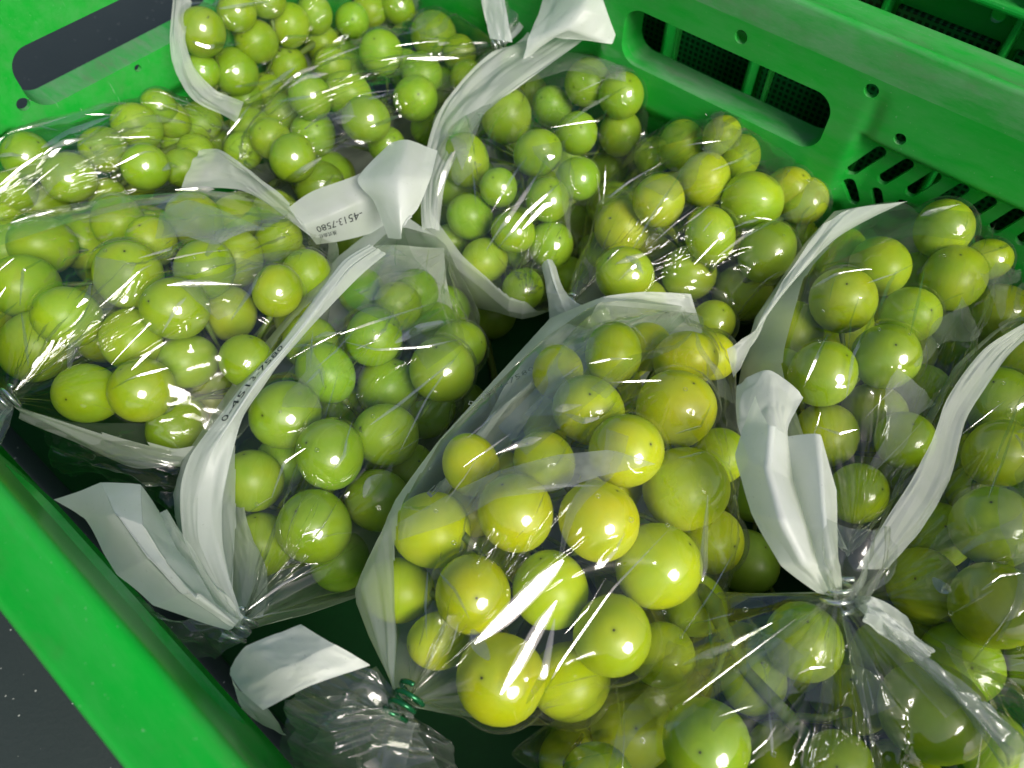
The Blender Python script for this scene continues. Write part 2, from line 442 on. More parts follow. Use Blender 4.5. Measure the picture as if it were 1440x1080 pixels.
def sweep_loop(name, prof, rect, rad, mat, parent, zoff=0.0, seg=10):
    """prof: list of (w outward, z); swept round the rounded rectangle (s0,s1,t0,t1)."""
    s0, s1, t0, t1 = rect
    pts = []
    for cx, cy, a in ((s1 - rad, t1 - rad, 0), (s0 + rad, t1 - rad, 90), (s0 + rad, t0 + rad, 180), (s1 - rad, t0 + rad, 270)):
        for k in range(seg + 1):
            an = math.radians(a + 90 * k / seg)
            pts.append((cx, cy, math.cos(an), math.sin(an)))
    # subdivide straight runs
    verts, faces = [], []
    m = len(prof)
    for cx, cy, nx, ny in pts:
        for w, z in prof:
            s = cx + nx * (rad + w); t = cy + ny * (rad + w)
            verts.append(D1 * s + D2 * t + UP * (RIM + z + zoff))
    L = len(pts)
    for i in range(L):
        j = (i + 1) % L
        for k in range(m - 1):
            faces.append((i * m + k, j * m + k, j * m + k + 1, i * m + k + 1))
    return link_mesh(name, verts, faces, mat, parent)

def fillet(cx, cz, r, a0, a1, n=5):
    return [(cx + r * math.cos(math.radians(a0 + (a1 - a0) * k / n)), cz + r * math.sin(math.radians(a0 + (a1 - a0) * k / n))) for k in range(n + 1)]

crate = empty('fruit_crate', D1 * SC + D2 * TC)
tag(crate, 'bright green plastic harvest crate holding the bagged grapes', 'crate')
prof = [(0, -0.020), (0, -0.012)] + fillet(0.0024, -0.0024, 0.0024, 180, 60) + [(0.0052, -0.0012), (0.0145, -0.0012)] + fillet(0.0175, -0.0025, 0.0025, 90, 0) + [(0.020, -0.016), (0.0175, -0.016), (0.0175, -0.004), (0.003, -0.0035), (0.003, -0.020), (0, -0.020)]
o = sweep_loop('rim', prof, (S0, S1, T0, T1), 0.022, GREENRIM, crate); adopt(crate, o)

# right wall
ZT = RIM - 0.020
def circ(a, z, r=0.0036): return lambda x, y: np.hypot(x - a, y - z) - r
rs = []
hand_r = lambda x, y: sd_round_rect(x, y, -0.157, RIM - 0.0545, 0.0640, 0.0165, 0.011)
rs.append(hand_r)
for q in ((1042, 52), (1225, 128)):
    rs.append(circ(*on_t(*q, T1)))
a_, z_ = on_t(1265, 196, T1); rs.append(circ(a_, z_, 0.0030))
for k in range(9):
    c0 = on_t(1203 + 39.0 * k, 235 + 17.3 * k, T1 + 0.008); c1 = on_t(1237 + 38.5 * k, 214 + 17.6 * k, T1 + 0.008)
    rs.append((lambda A, B: (lambda x, y: sd_capsule(x, y, A[0], A[1], B[0], B[1], 0.0032)))(c0, c1))
for k in range(9):
    c0 = on_t(1196 + 36 * k, 254 + 17 * k, T1 + 0.008); c1 = on_t(1201 + 36 * k, 281 + 17 * k, T1 + 0.008)
    rs.append((lambda A, B: (lambda x, y: sd_capsule(x, y, A[0], A[1], B[0], B[1], 0.0030)))(c0, c1))
def relief_r(a, z, c=-0.157, ba=0.052):
    m1 = sstep(RIM - ba - 0.005, RIM - ba + 0.003, z)
    m2 = sstep(0.092, 0.078, np.abs(a - c)) * sstep(RIM - 0.106, RIM - 0.092, z)
    m3 = 0.0016 * np.exp(-((np.abs(a - c) - 0.083) / 0.004) ** 2) * sstep(RIM - 0.02, RIM - 0.04, z)
    return 0.008 * (1 - np.maximum(m1, m2)) + m3 + 0.0010 * (np.abs(a - c) / 0.2) ** 2 * sstep(RIM - 0.02, RIM - 0.035, z)
o = wall_panel('side_wall', D2 * T1, D1, D2, S0 + 0.022, S1 - 0.022, 0.006, ZT, rs, relief_r, hand_r, GREEN, crate); adopt(crate, o)
# left wall (same moulding)
hand_l = lambda x, y: sd_round_rect(x, y, -0.157, RIM - 0.0545, 0.0640, 0.0165, 0.011)
ls = [hand_l, circ(-0.26, RIM - 0.028), circ(-0.05, RIM - 0.028)]
o = wall_panel('side_wall', D2 * T0, D1, -D2, S0 + 0.022, S1 - 0.022, 0.006, ZT, ls, relief_r, hand_l, GREEN, crate, cell=0.003); adopt(crate, o)
# far end wall
EB = (on_s(150, 108, S0)[1] + on_s(219, 71, S0)[1]) / 2
print('EB', EB - RIM)
hand_b = lambda x, y: sd_round_rect(x, y, TC, (EB + RIM - 0.034) / 2, 0.0665, (RIM - 0.034 - EB) / 2, 0.0128)
bs = [hand_b, circ(*on_s(33, 147, S0)), circ(*on_s(194, 96, S0), 0.0022), circ(TC + 0.1, RIM - 0.028), circ(TC - 0.1, RIM - 0.028)]
def relief_b(a, z): return relief_r(a, z, TC, 0.072)
o = wall_panel('end_wall', D1 * S0, D2, -D1, T0 + 0.022, T1 - 0.022, 0.006, ZT, bs, relief_b, hand_b, GREEN, crate); adopt(crate, o)
o = wall_panel('end_wall', D1 * S1, D2, D1, T0 + 0.022, T1 - 0.022, 0.006, ZT, [hand_b], relief_b, None, GREEN, crate, cell=0.004); adopt(crate, o)
# corner posts and the base
for sx, tx in ((0, 0), (0, 1), (1, 0), (1, 1)):
    vs, fs = [], []
    cs = (S0 + 0.022) if sx == 0 else (S1 - 0.022); ct = (T0 + 0.022) if tx == 0 else (T1 - 0.022)
    a0 = {(1, 1): 0, (0, 1): 90, (0, 0): 180, (1, 0): 270}[(sx, tx)]
    for k in range(13):
        an = math.radians(a0 + 90 * k / 12)
        for rr_, zz in ((0.022, ZT), (0.022, 0.004), (0.025, 0.004), (0.025, ZT)):
            dd = 0.008 * (1 if zz < RIM - 0.06 else 0)
            vs.append(D1 * (cs + math.cos(an) * rr_) + D2 * (ct + math.sin(an) * rr_) + UP * zz)
    for k in range(12):
        for q in range(4):
            fs.append((k * 4 + q, k * 4 + (q + 1) % 4, k * 4 + 4 + (q + 1) % 4, k * 4 + 4 + q))
    o = link_mesh('corner_post', vs, fs, GREEN, crate); adopt(crate, o)

def box_between(name, s0, s1, t0, t1, z0, z1, mat, parent, bevel=0.001):
    bm = bmesh.new()
    vs = [bm.verts.new(tuple(D1 * s + D2 * t + UP * z)) for s in (s0, s1) for t in (t0, t1) for z in (z0, z1)]
    for f in ((0, 1, 3, 2), (4, 6, 7, 5), (0, 4, 5, 1), (2, 3, 7, 6), (0, 2, 6, 4), (1, 5, 7, 3)):
        bm.faces.new([vs[i] for i in f])
    bmesh.ops.recalc_face_normals(bm, faces=bm.faces)
    if bevel: bmesh.ops.bevel(bm, geom=list(bm.edges), offset=bevel, segments=2, affect='EDGES', profile=0.5)
    me = bpy.data.meshes.new(name); bm.to_mesh(me); bm.free(); me.materials.append(mat)
    o = bpy.data.objects.new(name, me); COL.objects.link(o)
    if parent: adopt(parent, o)
    return o
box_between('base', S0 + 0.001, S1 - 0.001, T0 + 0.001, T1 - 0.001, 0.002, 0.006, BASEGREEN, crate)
# outer ribs on the right side, seen through the hand hole
for k in range(8):
    s = S0 + 0.05 + k * 0.0605
    box_between('rib', s - 0.0012, s + 0.0012, T1 + 0.0215, T1 + 0.0265, 0.01, RIM - 0.018, GREEN, crate)

# neighbour crate beyond, standing higher, its ribbed outside towards us
def neighbour():
    root = empty('fruit_crate', D1 * -0.1 + D2 * 0.60)
    tag(root, 'darker green crate with ribbed outside standing behind the right rim, mostly out of frame', 'crate')
    t = 0.420
    sT = RIM + 0.115
    hole = circ(*on_t(1403, 22, t), 0.0036)
    o = wall_panel('side_wall', D2 * t, D1, D2, -0.38, 0.17, 0.004, sT, [hole], lambda a, z: 0.0 * a, None, GREEN2, root, cell=0.002)
    adopt(root, o)
    box_between('side_wall', -0.38, 0.17, 0.756, 0.760, 0.004, sT, GREEN2, root)
    box_between('end_wall', -0.384, -0.380, t, 0.760, 0.004, sT, GREEN2, root)
    box_between('end_wall', 0.170, 0.174, t, 0.760, 0.004, sT, GREEN2, root)
    box_between('base', -0.38, 0.17, t + 0.004, 0.755, 0.002, 0.008, GREEN2, root)
    box_between('lip', -0.384, 0.174, t - 0.022, t - 0.0005, RIM + 0.002, RIM + 0.006, GREEN2, root, 0.0015)
    box_between('rim', -0.386, 0.176, t - 0.022, t - 0.0005, sT - 0.004, sT, GREEN2, root, 0.0015)
    for k in range(9):
        s = -0.345 + k * 0.0605
        box_between('rib', s - 0.0016, s + 0.0016, t - 0.020, t - 0.0005, RIM + 0.007, sT - 0.005, GREEN2, root)
        box_between('rib', s - 0.0016, s + 0.0016, t - 0.014, t - 0.0005, 0.01, RIM + 0.001, GREEN2, root)
        if k < 8:
            box_between('perforated_panel', s + 0.004, s + 0.0565, t - 0.004, t - 0.0008, 0.03, RIM - 0.02, GREENDOT, root, 0.0008)
    return root
neighbour()

# ------------------------------------------------------------------ grapes: image place, radius; real place found by stacking against those in front
YG = (0.50, 0.61, 0.008); MG = (0.34, 0.48, 0.010); DG = (0.27, 0.45, 0.018)
BAGS = {
 'H': dict(col=YG, g=[(880,637,56),(727,722,57),(840,733,57),(665,834,61),(862,500,46),(705,953,67),(965,685,60),(950,575,58),(828,577,51),(862,893,63),(772,830,56),(925,795,62),(962,505,46),(663,655,46),(767,650,46),(785,525,38),(610,745,58),(560,830,52),(800,960,58),(1000,760,48),(910,490,36),(660,720,42),(1010,640,40),(975,850,46),(620,900,42),(930,920,46),(1000,500,30)]),
 'K': dict(col=MG, g=[(890,1025,62),(990,1045,66),(1130,905,60),(1310,1005,74),(1270,1120,72),(1200,985,48),(1060,960,48),(800,1062,44),(1392,1050,50),(1180,1075,50),(1100,1065,52),(1430,1130,58),(840,1095,50),(1010,920,42),(1240,920,40),(960,960,40)]),
 'J': dict(col=MG, g=[(1400,850,62),(1395,740,60),(1405,640,49),(1405,568,50),(1300,825,53),(1350,935,58),(1315,752,50),(1437,505,46),(1475,680,52),(1480,790,55),(1472,940,56),(1370,690,40),(1340,640,36),(1300,900,42),(1480,590,50),(1440,620,46)]),
 'I': dict(col=MG, g=[(1185,422,49),(1245,501,49),(1158,528,49),(1160,610,46),(1340,393,46),(1327,322,42),(1227,583,45),(1278,443,42),(1235,375,42),(1115,467,45),(1350,480,52),(1205,693,43),(1300,580,45),(1390,365,30),(1405,440,45),(1290,390,36),(1240,650,45),(1180,360,40),(1100,525,38),(1270,620,42),(1350,560,45),(1400,400,36),(1085,570,40),(1130,650,36),(1190,570,36),(1400,505,45)]),
 'E': dict(col=DG, g=[(404,583,54),(441,740,56),(465,640,50),(458,525,46),(358,675,45),(525,473,42),(543,612,48),(545,545,45),(530,702,50),(560,430,36),(509,410,36),(585,410,33),(437,485,40),(620,520,48),(605,460,42),(370,765,46),(645,490,40),(575,665,42),(490,575,40),(630,430,33),(602,572,45),(480,790,45),(400,650,40)]),
 'D': dict(col=MG, g=[(180,388,50),(249,434,49),(183,477,44),(97,445,46),(35,402,48),(200,550,45),(287,380,44),(125,553,45),(324,440,40),(265,508,43),(330,365,42),(390,410,37),(390,340,35),(50,485,52),(250,598,47),(345,508,38),(215,340,38),(60,345,45),(120,340,42),(275,310,40),(330,310,36),(385,300,32),(165,312,38),(430,385,35),(10,350,40),(-20,440,45),(300,560,38),(420,450,33)]),
 'G': dict(col=(0.43,0.57,0.02), g=[(925,284,38),(989,253,38),(1056,285,43),(999,332,40),(969,387,40),(880,387,43),(1040,223,32),(960,205,36),(1107,268,36),(1077,355,44),(1042,412,42),(875,322,40),(1015,190,28),(1003,455,33),(920,340,33),(920,220,28),(860,290,30),(1130,285,35),(1120,335,35),(905,425,35),(950,440,35),(1090,235,24)]),
 'F': dict(col=DG, g=[(755,215,36),(712,165,38),(828,118,34),(655,226,38),(702,264,28),(770,283,33),(810,189,32),(873,188,34),(875,135,33),(662,305,34),(725,95,26),(812,252,31),(723,326,31),(682,365,34),(735,408,32),(775,345,34),(830,300,30),(775,150,30),(640,175,26),(680,400,30),(800,390,30),(855,240,30),(745,130,26),(865,280,30),(640,265,30),(840,350,28),(635,340,28)]),
 'B': dict(col=DG, g=[(610,50,35),(535,76,33),(584,140,34),(516,168,34),(437,137,32),(490,133,33),(411,222,34),(593,103,30),(440,190,34),(381,195,30),(343,212,27),(355,180,30),(545,205,27),(450,262,36),(655,110,24),(645,75,25),(470,95,28),(600,180,22),(395,160,26)]),
 'A': dict(col=DG, g=[(284,44,35),(361,58,31),(330,103,33),(333,18,29),(407,37,30),(405,95,30),(443,20,28),(284,102,25),(455,62,27),(495,30,26),(375,130,27),(345,140,26),(480,75,24),(520,15,25),(560,10,25),(375,0,26),(460,-14,27),(310,-14,28),(540,45,22)]),
 'C': dict(col=DG, g=[(97,252,38),(145,211,34),(194,179,35),(38,222,35),(205,235,33),(60,292,37),(20,270,32),(240,168,29),(282,172,30),(250,195,28),(0,305,35),(225,150,25),(300,195,24),(150,275,28),(258,235,24),(275,212,25),(-15,250,30),(110,190,25)]),
}
LAB = {
 'H': 'yellow green grape bunch in the centre front bag',
 'K': 'green grape bunch with bare stems along the bottom edge of the picture',
 'J': 'green grape bunch cut by the right edge of the picture, in the front bag',
 'I': 'green grape bunch in the bag lying below the slotted right crate wall',
 'E': 'pale green grape bunch beside the large white folded tail at the left rim',
 'D': 'mid green grape bunch in the bag tied at the left edge of the picture',
 'G': 'yellowish grape bunch lying just below the hand hole of the right crate wall',
 'F': 'green grape bunch in the middle back bag under the streaky cellophane',
 'B': 'green grape bunch behind the white flap printed with a phone number',
 'A': 'green grape bunch at the top edge with white film along its left side',
 'C': 'darker green grape bunch at the left below the end wall hand hole',
}
RG = 0.0145
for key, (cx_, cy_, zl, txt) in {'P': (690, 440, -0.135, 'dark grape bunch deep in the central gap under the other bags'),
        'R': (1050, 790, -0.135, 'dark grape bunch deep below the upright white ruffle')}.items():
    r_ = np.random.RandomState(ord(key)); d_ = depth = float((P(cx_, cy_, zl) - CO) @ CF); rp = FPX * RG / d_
    BAGS[key] = dict(col=(0.16, 0.30, 0.03), low=zl, g=[(cx_ + rp * 1.75 * math.sqrt(k) * math.cos(k * 2.4) , cy_ + rp * 1.5 * math.sqrt(k) * math.sin(k * 2.4), rp) for k in range(13)])  # darker base colour: shade of the gap painted into these grapes
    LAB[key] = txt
def grape_meshes():
    out = []
    for k in range(5):
        r = np.random.RandomState(30 + k)
        bm = bmesh.new()
        bmesh.ops.create_uvsphere(bm, u_segments=28, v_segments=18, radius=1.0)
        asp = 0.99 + 0.15 * r.rand()
        for v in bm.verts:
            x, y, z = v.co
            rad = math.hypot(x, y)
            z2 = z * asp
            if z > 0: z2 -= 0.035 * math.exp(-(rad / 0.12) ** 2)
            w = 1 + 0.03 * math.sin(2.6 * x + k) + 0.028 * math.sin(2.2 * y + 2 * k) + 0.025 * z
            v.co = (x * w, y * w * (1 - 0.02 * (k % 3)), z2 * w)
        mx_ = max(v.co.length for v in bm.verts)
        for v in bm.verts: v.co *= 1.045 / mx_ if mx_ > 1.045 else 1.0
        me = bpy.data.meshes.new('grape'); bm.to_mesh(me); bm.free()
        me.polygons.foreach_set('use_smooth', [True] * len(me.polygons))
        me.materials.append(GRAPE)
        out.append(me)
    return out
GM = grape_meshes()
placed = []          # (pos, R, bag)
bunch = {}
def depth_of(p): return float((p - CO) @ CF)
def stack(px, py, rpx, d0, bag):
    """smallest depth >= d0 along this sight line where the grape touches, not cuts, those already placed"""
    d = d0
    dirn = ray(px, py) / FPX
    for _ in range(60):
        R = min(max(rpx * d / FPX, 0.0118), 0.0172)
        p = CO + dirn * d
        bad = 0
        for (q, Rq, bq) in placed:
            need = (R + Rq) * (0.93 if bq == bag else 1.0) + (0 if bq == bag else 0.003)
            v = p - q
            if v @ v < need * need:
                bad = max(bad, need - math.sqrt(v @ v))
        if bad <= 0.0002: break
        d += max(0.0012, bad * 0.5)
    return p, R
ZTOP = {}
for key, b in BAGS.items():
    gs = b['g']
    nf = max(4, len(gs) // 3)
    zs = []
    for (x, y, r) in gs[:nf]:
        p = PD(x, y, FPX * RG / r); zs.append(p[2] - RIM)
    ZTOP[key] = float(np.median(zs))
print('ZTOP', {k: round(v, 3) for k, v in ZTOP.items()})
for key, b in BAGS.items():
    gs = b['g']; zt = b['low'] if 'low' in b else min(max(ZTOP[key], -0.09), -0.045); ZTOP[key] = zt
    c = np.mean([P(x, y, zt)[:2] for x, y, r in gs], axis=0)
    lst = []
    for i, (x, y, r) in enumerate(gs):
        p0 = P(x, y, zt)
        # bunch surface domes down towards its edge
        dd = np.linalg.norm(p0[:2] - c)
        lev = i / len(gs)
        z0 = zt - 0.012 * (dd / 0.06) ** 2 - 0.012 * lev
        p0 = P(x, y, max(z0, zt - 0.05))
        p, R = stack(x, y, r, depth_of(p0), key)
        dn = ray(x, y) / FPX; d = depth_of(p)
        if p @ D2 > T1 - 0.008 and i < len(gs) * 0.8: d = min(d, (T1 - 0.008) / (dn @ D2))
        if p @ D1 < S0 + 0.010 and i < len(gs) * 0.8: d = min(d, (S0 + 0.010) / (dn @ D1))
        if d < depth_of(p): p = CO + dn * d; R = max(0.0105, r * d / FPX)
        if p @ D2 > T1 + 0.002 or p @ D1 < S0 - 0.004: continue
        placed.append((p, R, key)); lst.append((p, R, True))
    # the rest of the bunch, underneath
    rr = np.random.RandomState(len(key) + ord(key[0]))
    nfill = 0
    tries = 0
    while nfill < (0 if 'low' in b else 15) and tries < 120:
        tries += 1
        i, j = rr.randint(len(gs)), rr.randint(len(gs)); w = rr.rand()
        x = gs[i][0] * w + gs[j][0] * (1 - w); y = gs[i][1] * w + gs[j][1] * (1 - w)
        p0 = P(x, y, zt - 0.035 - 0.02 * rr.rand())
        d = depth_of(p0)
        p, R = stack(x, y, FPX * RG / d, d, key)
        if p[2] < RIM + zt - 0.10 or p[2] < 0.03 or p @ D2 > T1 - 0.004 or p @ D1 < S0 + 0.004 or p @ D2 < T0 + 0.012: continue
        placed.append((p, R, key)); lst.append((p, R, False)); nfill += 1
    bunch[key] = lst

def tube(path, radii, sides=8):
    vs, fs = [], []
    path = [np.array(p, float) for p in path]
    prev = None
    for i, p in enumerate(path):
        a = path[min(i + 1, len(path) - 1)] - path[max(i - 1, 0)]; a /= (np.linalg.norm(a) + 1e-9)
        ref = prev if prev is not None else (np.array([0, 0, 1.0]) if abs(a[2]) < 0.9 else np.array([1.0, 0, 0]))
        u = np.cross(a, ref); 
        if np.linalg.norm(u) < 1e-5: u = np.cross(a, np.array([1.0, 0.1, 0]))
        u /= np.linalg.norm(u); w = np.cross(u, a); prev = w
        for k in range(sides):
            an = 2 * math.pi * k / sides
            vs.append(p + (u * math.cos(an) + w * math.sin(an)) * radii[i])
    for i in range(len(path) - 1):
        for k in range(sides):
            k2 = (k + 1) % sides
            fs.append((i * sides + k, i * sides + k2, (i + 1) * sides + k2, (i + 1) * sides + k))
    n = len(path) - 1
    fs.append(tuple(range(sides))[::-1]); fs.append(tuple(n * sides + k for k in range(sides)))
    return vs, fs
def merge(parts):
    V, Fc = [], []
    for vs, fs in parts:
        o_ = len(V); V += list(vs); Fc += [tuple(i + o_ for i in f) for f in fs]
    return V, Fc

bunch_root = {}
for key, lst in bunch.items():
    ps = np.array([p for p, R, f in lst])
    c = ps.mean(0); base = c.copy(); base[2] = ps[:, 2].min()
    root = empty('grape_bunch', base)
    tag(root, LAB[key], 'grapes', 'grape bunches lying in the crate')
    bunch_root[key] = root
    cov = np.cov((ps - c)[:, :2].T); w_, v_ = np.linalg.eigh(cov); ax = np.append(v_[:, 1], 0)
    L = math.sqrt(w_[1]) * 1.7
    core = c - UP * 0.012
    rach = [core + ax * L * t + np.array([0, 0, 0.003 * math.sin(5 * t)]) for t in np.linspace(-1, 1, 9)]
    parts = [tube(rach, [0.0022] * 9)]
    rr = np.random.RandomState(ord(key[0]) * 3)
    basecol = np.array(BAGS[key]['col'])
    for p, R, front in lst:
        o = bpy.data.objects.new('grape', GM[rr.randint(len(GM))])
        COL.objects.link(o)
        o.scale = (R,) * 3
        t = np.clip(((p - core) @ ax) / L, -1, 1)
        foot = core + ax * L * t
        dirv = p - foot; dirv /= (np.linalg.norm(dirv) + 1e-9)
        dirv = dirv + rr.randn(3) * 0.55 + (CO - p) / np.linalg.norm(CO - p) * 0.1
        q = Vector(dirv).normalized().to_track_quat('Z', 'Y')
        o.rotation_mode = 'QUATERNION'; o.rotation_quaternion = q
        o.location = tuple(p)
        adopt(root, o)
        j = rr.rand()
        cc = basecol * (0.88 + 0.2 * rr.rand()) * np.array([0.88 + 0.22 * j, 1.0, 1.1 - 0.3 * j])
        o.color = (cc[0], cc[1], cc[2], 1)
        end = p - np.array(Vector(dirv).normalized()) * R * 0.97
        mid = (foot + end) / 2 + rr.randn(3) * 0.001
        parts.append(tube([foot, mid, end], [0.0011, 0.0009, 0.0016], 6))
    V, Fc = merge(parts)
    o = link_mesh('stem', V, Fc, STEM); adopt(root, o)

# ------------------------------------------------------------------ cellophane bags
def hull_tree(pts):
    bm = bmesh.new()
    for p in pts: bm.verts.new(tuple(p))
    r = bmesh.ops.convex_hull(bm, input=bm.verts)
    dead = [e for e in r['geom_interior'] if isinstance(e, bmesh.types.BMVert)] + [e for e in r['geom_unused'] if isinstance(e, bmesh.types.BMVert)]
    bmesh.ops.delete(bm, geom=list(set(dead)), context='VERTS')
    bmesh.ops.recalc_face_normals(bm, faces=bm.faces)
    t = BVHTree.FromBMesh(bm); bm.free(); return t

SPH = []
for a in range(12):
    for b_ in (-60, -30, 0, 30, 60):
        SPH.append((math.cos(math.radians(b_)) * math.cos(a * math.pi / 6), math.cos(math.radians(b_)) * math.sin(a * math.pi / 6), math.sin(math.radians(b_))))
SPH += [(0, 0, 1), (0, 0, -1)]
SPH = np.array(SPH)

SL = np.array(SUN_DIR)
def top_of(tree, x, y):
    h_ = tree.ray_cast(Vector((x, y, 1.0)), Vector((0, 0, -1)))
    return np.array(h_[0]) if h_[0] is not None else None
def seen_from(tree, u, v, off=0.0012):
    d = ray(u, v); d = d / np.linalg.norm(d)
    h_ = tree.ray_cast(Vector(CO), Vector(d))
    return None if h_[0] is None else np.array(h_[0]) - d * off
def ribbon(pts, width, curve=0.25):
    # a narrow strip added for a glint: along pts, facing half way between eye and sun
    V, Fc = [], []
    n = len(pts)
    for i, p in enumerate(pts):
        T_ = pts[min(i + 1, n - 1)] - pts[max(i - 1, 0)]; T_ /= np.linalg.norm(T_) + 1e-9
        v = CO - p; v /= np.linalg.norm(v); h_ = v + SL; h_ /= np.linalg.norm(h_)
        nn = h_ - T_ * (h_ @ T_); nn /= np.linalg.norm(nn); b = np.cross(T_, nn)
        w = width[i] / 2
        V += [p - b * w - nn * w * curve, p + nn * 0.0, p + b * w - nn * w * curve]
    for i in range(n - 1):
        for k in (0, 1): Fc.append((i * 3 + k, i * 3 + k + 1, i * 3 + 4 + k, i * 3 + 3 + k))
    return V, Fc
def film_details(key, root, tree, T, a, far, tie, zt, seed):
    r = np.random.RandomState(4000 + seed)
    ps = np.array([p for p, R, f in bunch[key] if f])
    ribs, veils, rings = [], [], []
    tries = 0
    while len(ribs) < 18 and tries < 200:
        tries += 1
        c = ps[r.randint(len(ps))] + r.randn(3) * 0.012
        if r.rand() < 0.5: di = math.atan2(0.42, 0.85) + r.normal(0, 0.25)
        else: di = math.atan2(a[1], a[0]) + r.normal(0, 0.25)
        L = r.uniform(0.008, 0.034); bend = r.normal(0, 0.12)
        pts = []
        for k in range(14):
            q = (k / 13 - 0.5) * L; an = di + bend * (1 if k > 7 else 0)
            t_ = top_of(tree, c[0] + math.cos(an) * q, c[1] + math.sin(an) * q)
            if t_ is None: break
            pts.append(t_ + UP * 0.0006)
        if len(pts) < 14: continue
        w0 = r.choice([0.0006, 0.0010, 0.0016, 0.0032], p=[0.4, 0.3, 0.2, 0.1]); pk = r.uniform(0.15, 0.85)
        ws = [w0 * max(0.05, (k / 13 / pk if k / 13 < pk else (1 - k / 13) / (1 - pk))) ** 0.7 for k in range(14)]
        ribs.append(ribbon(pts, ws, 0.2))
    Vr, Fr = merge(ribs)
    if Vr: o = link_mesh('glint_strip', Vr, Fr, GLINT); o['kind'] = 'stuff'; adopt(root, o)  # strips added over the film to catch the sun as streaks
    tries = 0
    while len(veils) < 4 and tries < 60:
        tries += 1
        c = ps[r.randint(len(ps))]; di = math.atan2(a[1], a[0]) + r.normal(0, 0.5) + (math.pi if r.rand() < 0.5 else 0)
        L = r.uniform(0.025, 0.06); W = r.uniform(0.008, 0.022); V = []; ok = True
        for i in range(10):
            for j in range(7):
                q = i / 9 * L; w_ = (j / 6 - 0.5) * W * (0.08 + 0.92 * i / 9) + 0.002 * math.sin(i * 0.9 + tries)
                t_ = top_of(tree, c[0] + math.cos(di) * q - math.sin(di) * w_, c[1] + math.sin(di) * q + math.cos(di) * w_)
                if t_ is None: ok = False; break
                V.append(t_ + UP * (0.0009 + 0.0010 * ((i + j) % 2) * (0.3 + r.rand() * 0.5)))
            if not ok: break
        if not ok: continue
        veils.append((V, [(i * 7 + j, i * 7 + j + 1, i * 7 + 8 + j, i * 7 + 7 + j) for i in range(9) for j in range(6)]))
    for Vv, Fv in veils:
        o = link_mesh('fold_glare_film', Vv, Fv, VEIL); adopt(root, o)  # hazy fans laid over the film as painted glare
    for k in range(14):
        c = ps[r.randint(len(ps))] + r.randn(3) * 0.01
        t_ = top_of(tree, c[0], c[1])
        if t_ is None: continue
        rr_ = r.uniform(0.0005, 0.0008)
        ang = np.linspace(0, 2 * math.pi, 13)
        rings.append(tube([t_ + UP * 0.0005 + np.array([math.cos(q) * rr_, math.sin(q) * rr_, 0]) for q in ang], [0.00013] * 13, 5))
    Vq, Fq = merge(rings)
    if Vq: o = link_mesh('air_bubble', Vq, Fq, GLINT); o['kind'] = 'stuff'; adopt(root, o)
def px_fold(key, rows, mat, name='fold_glare_film', off=0.002, sub_=8):  # film sheet laid over a bag, for folds and hazy glare
    root, tree, a = bag_root[key]
    R0, R1 = [np.array(q, float) for q in rows]
    n = 24; V, Fc = [], []
    for i in range(n):
        u = i / (n - 1)
        f = lambda Q: np.array([np.interp(u * (len(Q) - 1), range(len(Q)), Q[:, 0]), np.interp(u * (len(Q) - 1), range(len(Q)), Q[:, 1])])
        A_, B_ = f(R0), f(R1)
        for j in range(sub_):
            c = A_ + (B_ - A_) * j / (sub_ - 1)
            p = seen_from(tree, c[0], c[1], off)
            if p is None: p = V[-1] if V else P(c[0], c[1], ZTOP[key])
            V.append(p)
    Fc = [(i * sub_ + j, i * sub_ + j + 1, (i + 1) * sub_ + j + 1, (i + 1) * sub_ + j) for i in range(n - 1) for j in range(sub_ - 1)]
    o = link_mesh(name, V, Fc, mat); adopt(root, o)
def px_glint(key, paths):  # glint strips added along chosen paths and tilted to mirror the sun
    root, tree, a = bag_root[key]
    parts = []
    for wpx, path in paths:
        Q = np.array(path, float); pts = []
        for k in range(20):
            u = k / 19 * (len(Q) - 1)
            p = seen_from(tree, np.interp(u, range(len(Q)), Q[:, 0]), np.interp(u, range(len(Q)), Q[:, 1]), 0.0018)
            if p is not None: pts.append(p)
        if len(pts) < 6: continue
        n = len(pts); sc = depth_of(pts[0]) / FPX
        V, Fc = ribbon(pts, [wpx * sc * max(0.08, math.sin(math.pi * (k + 0.5) / n)) ** 0.7 for k in range(n)], 0.15)
        o = link_mesh('glint_strip', V, Fc, GLINT); adopt(root, o)

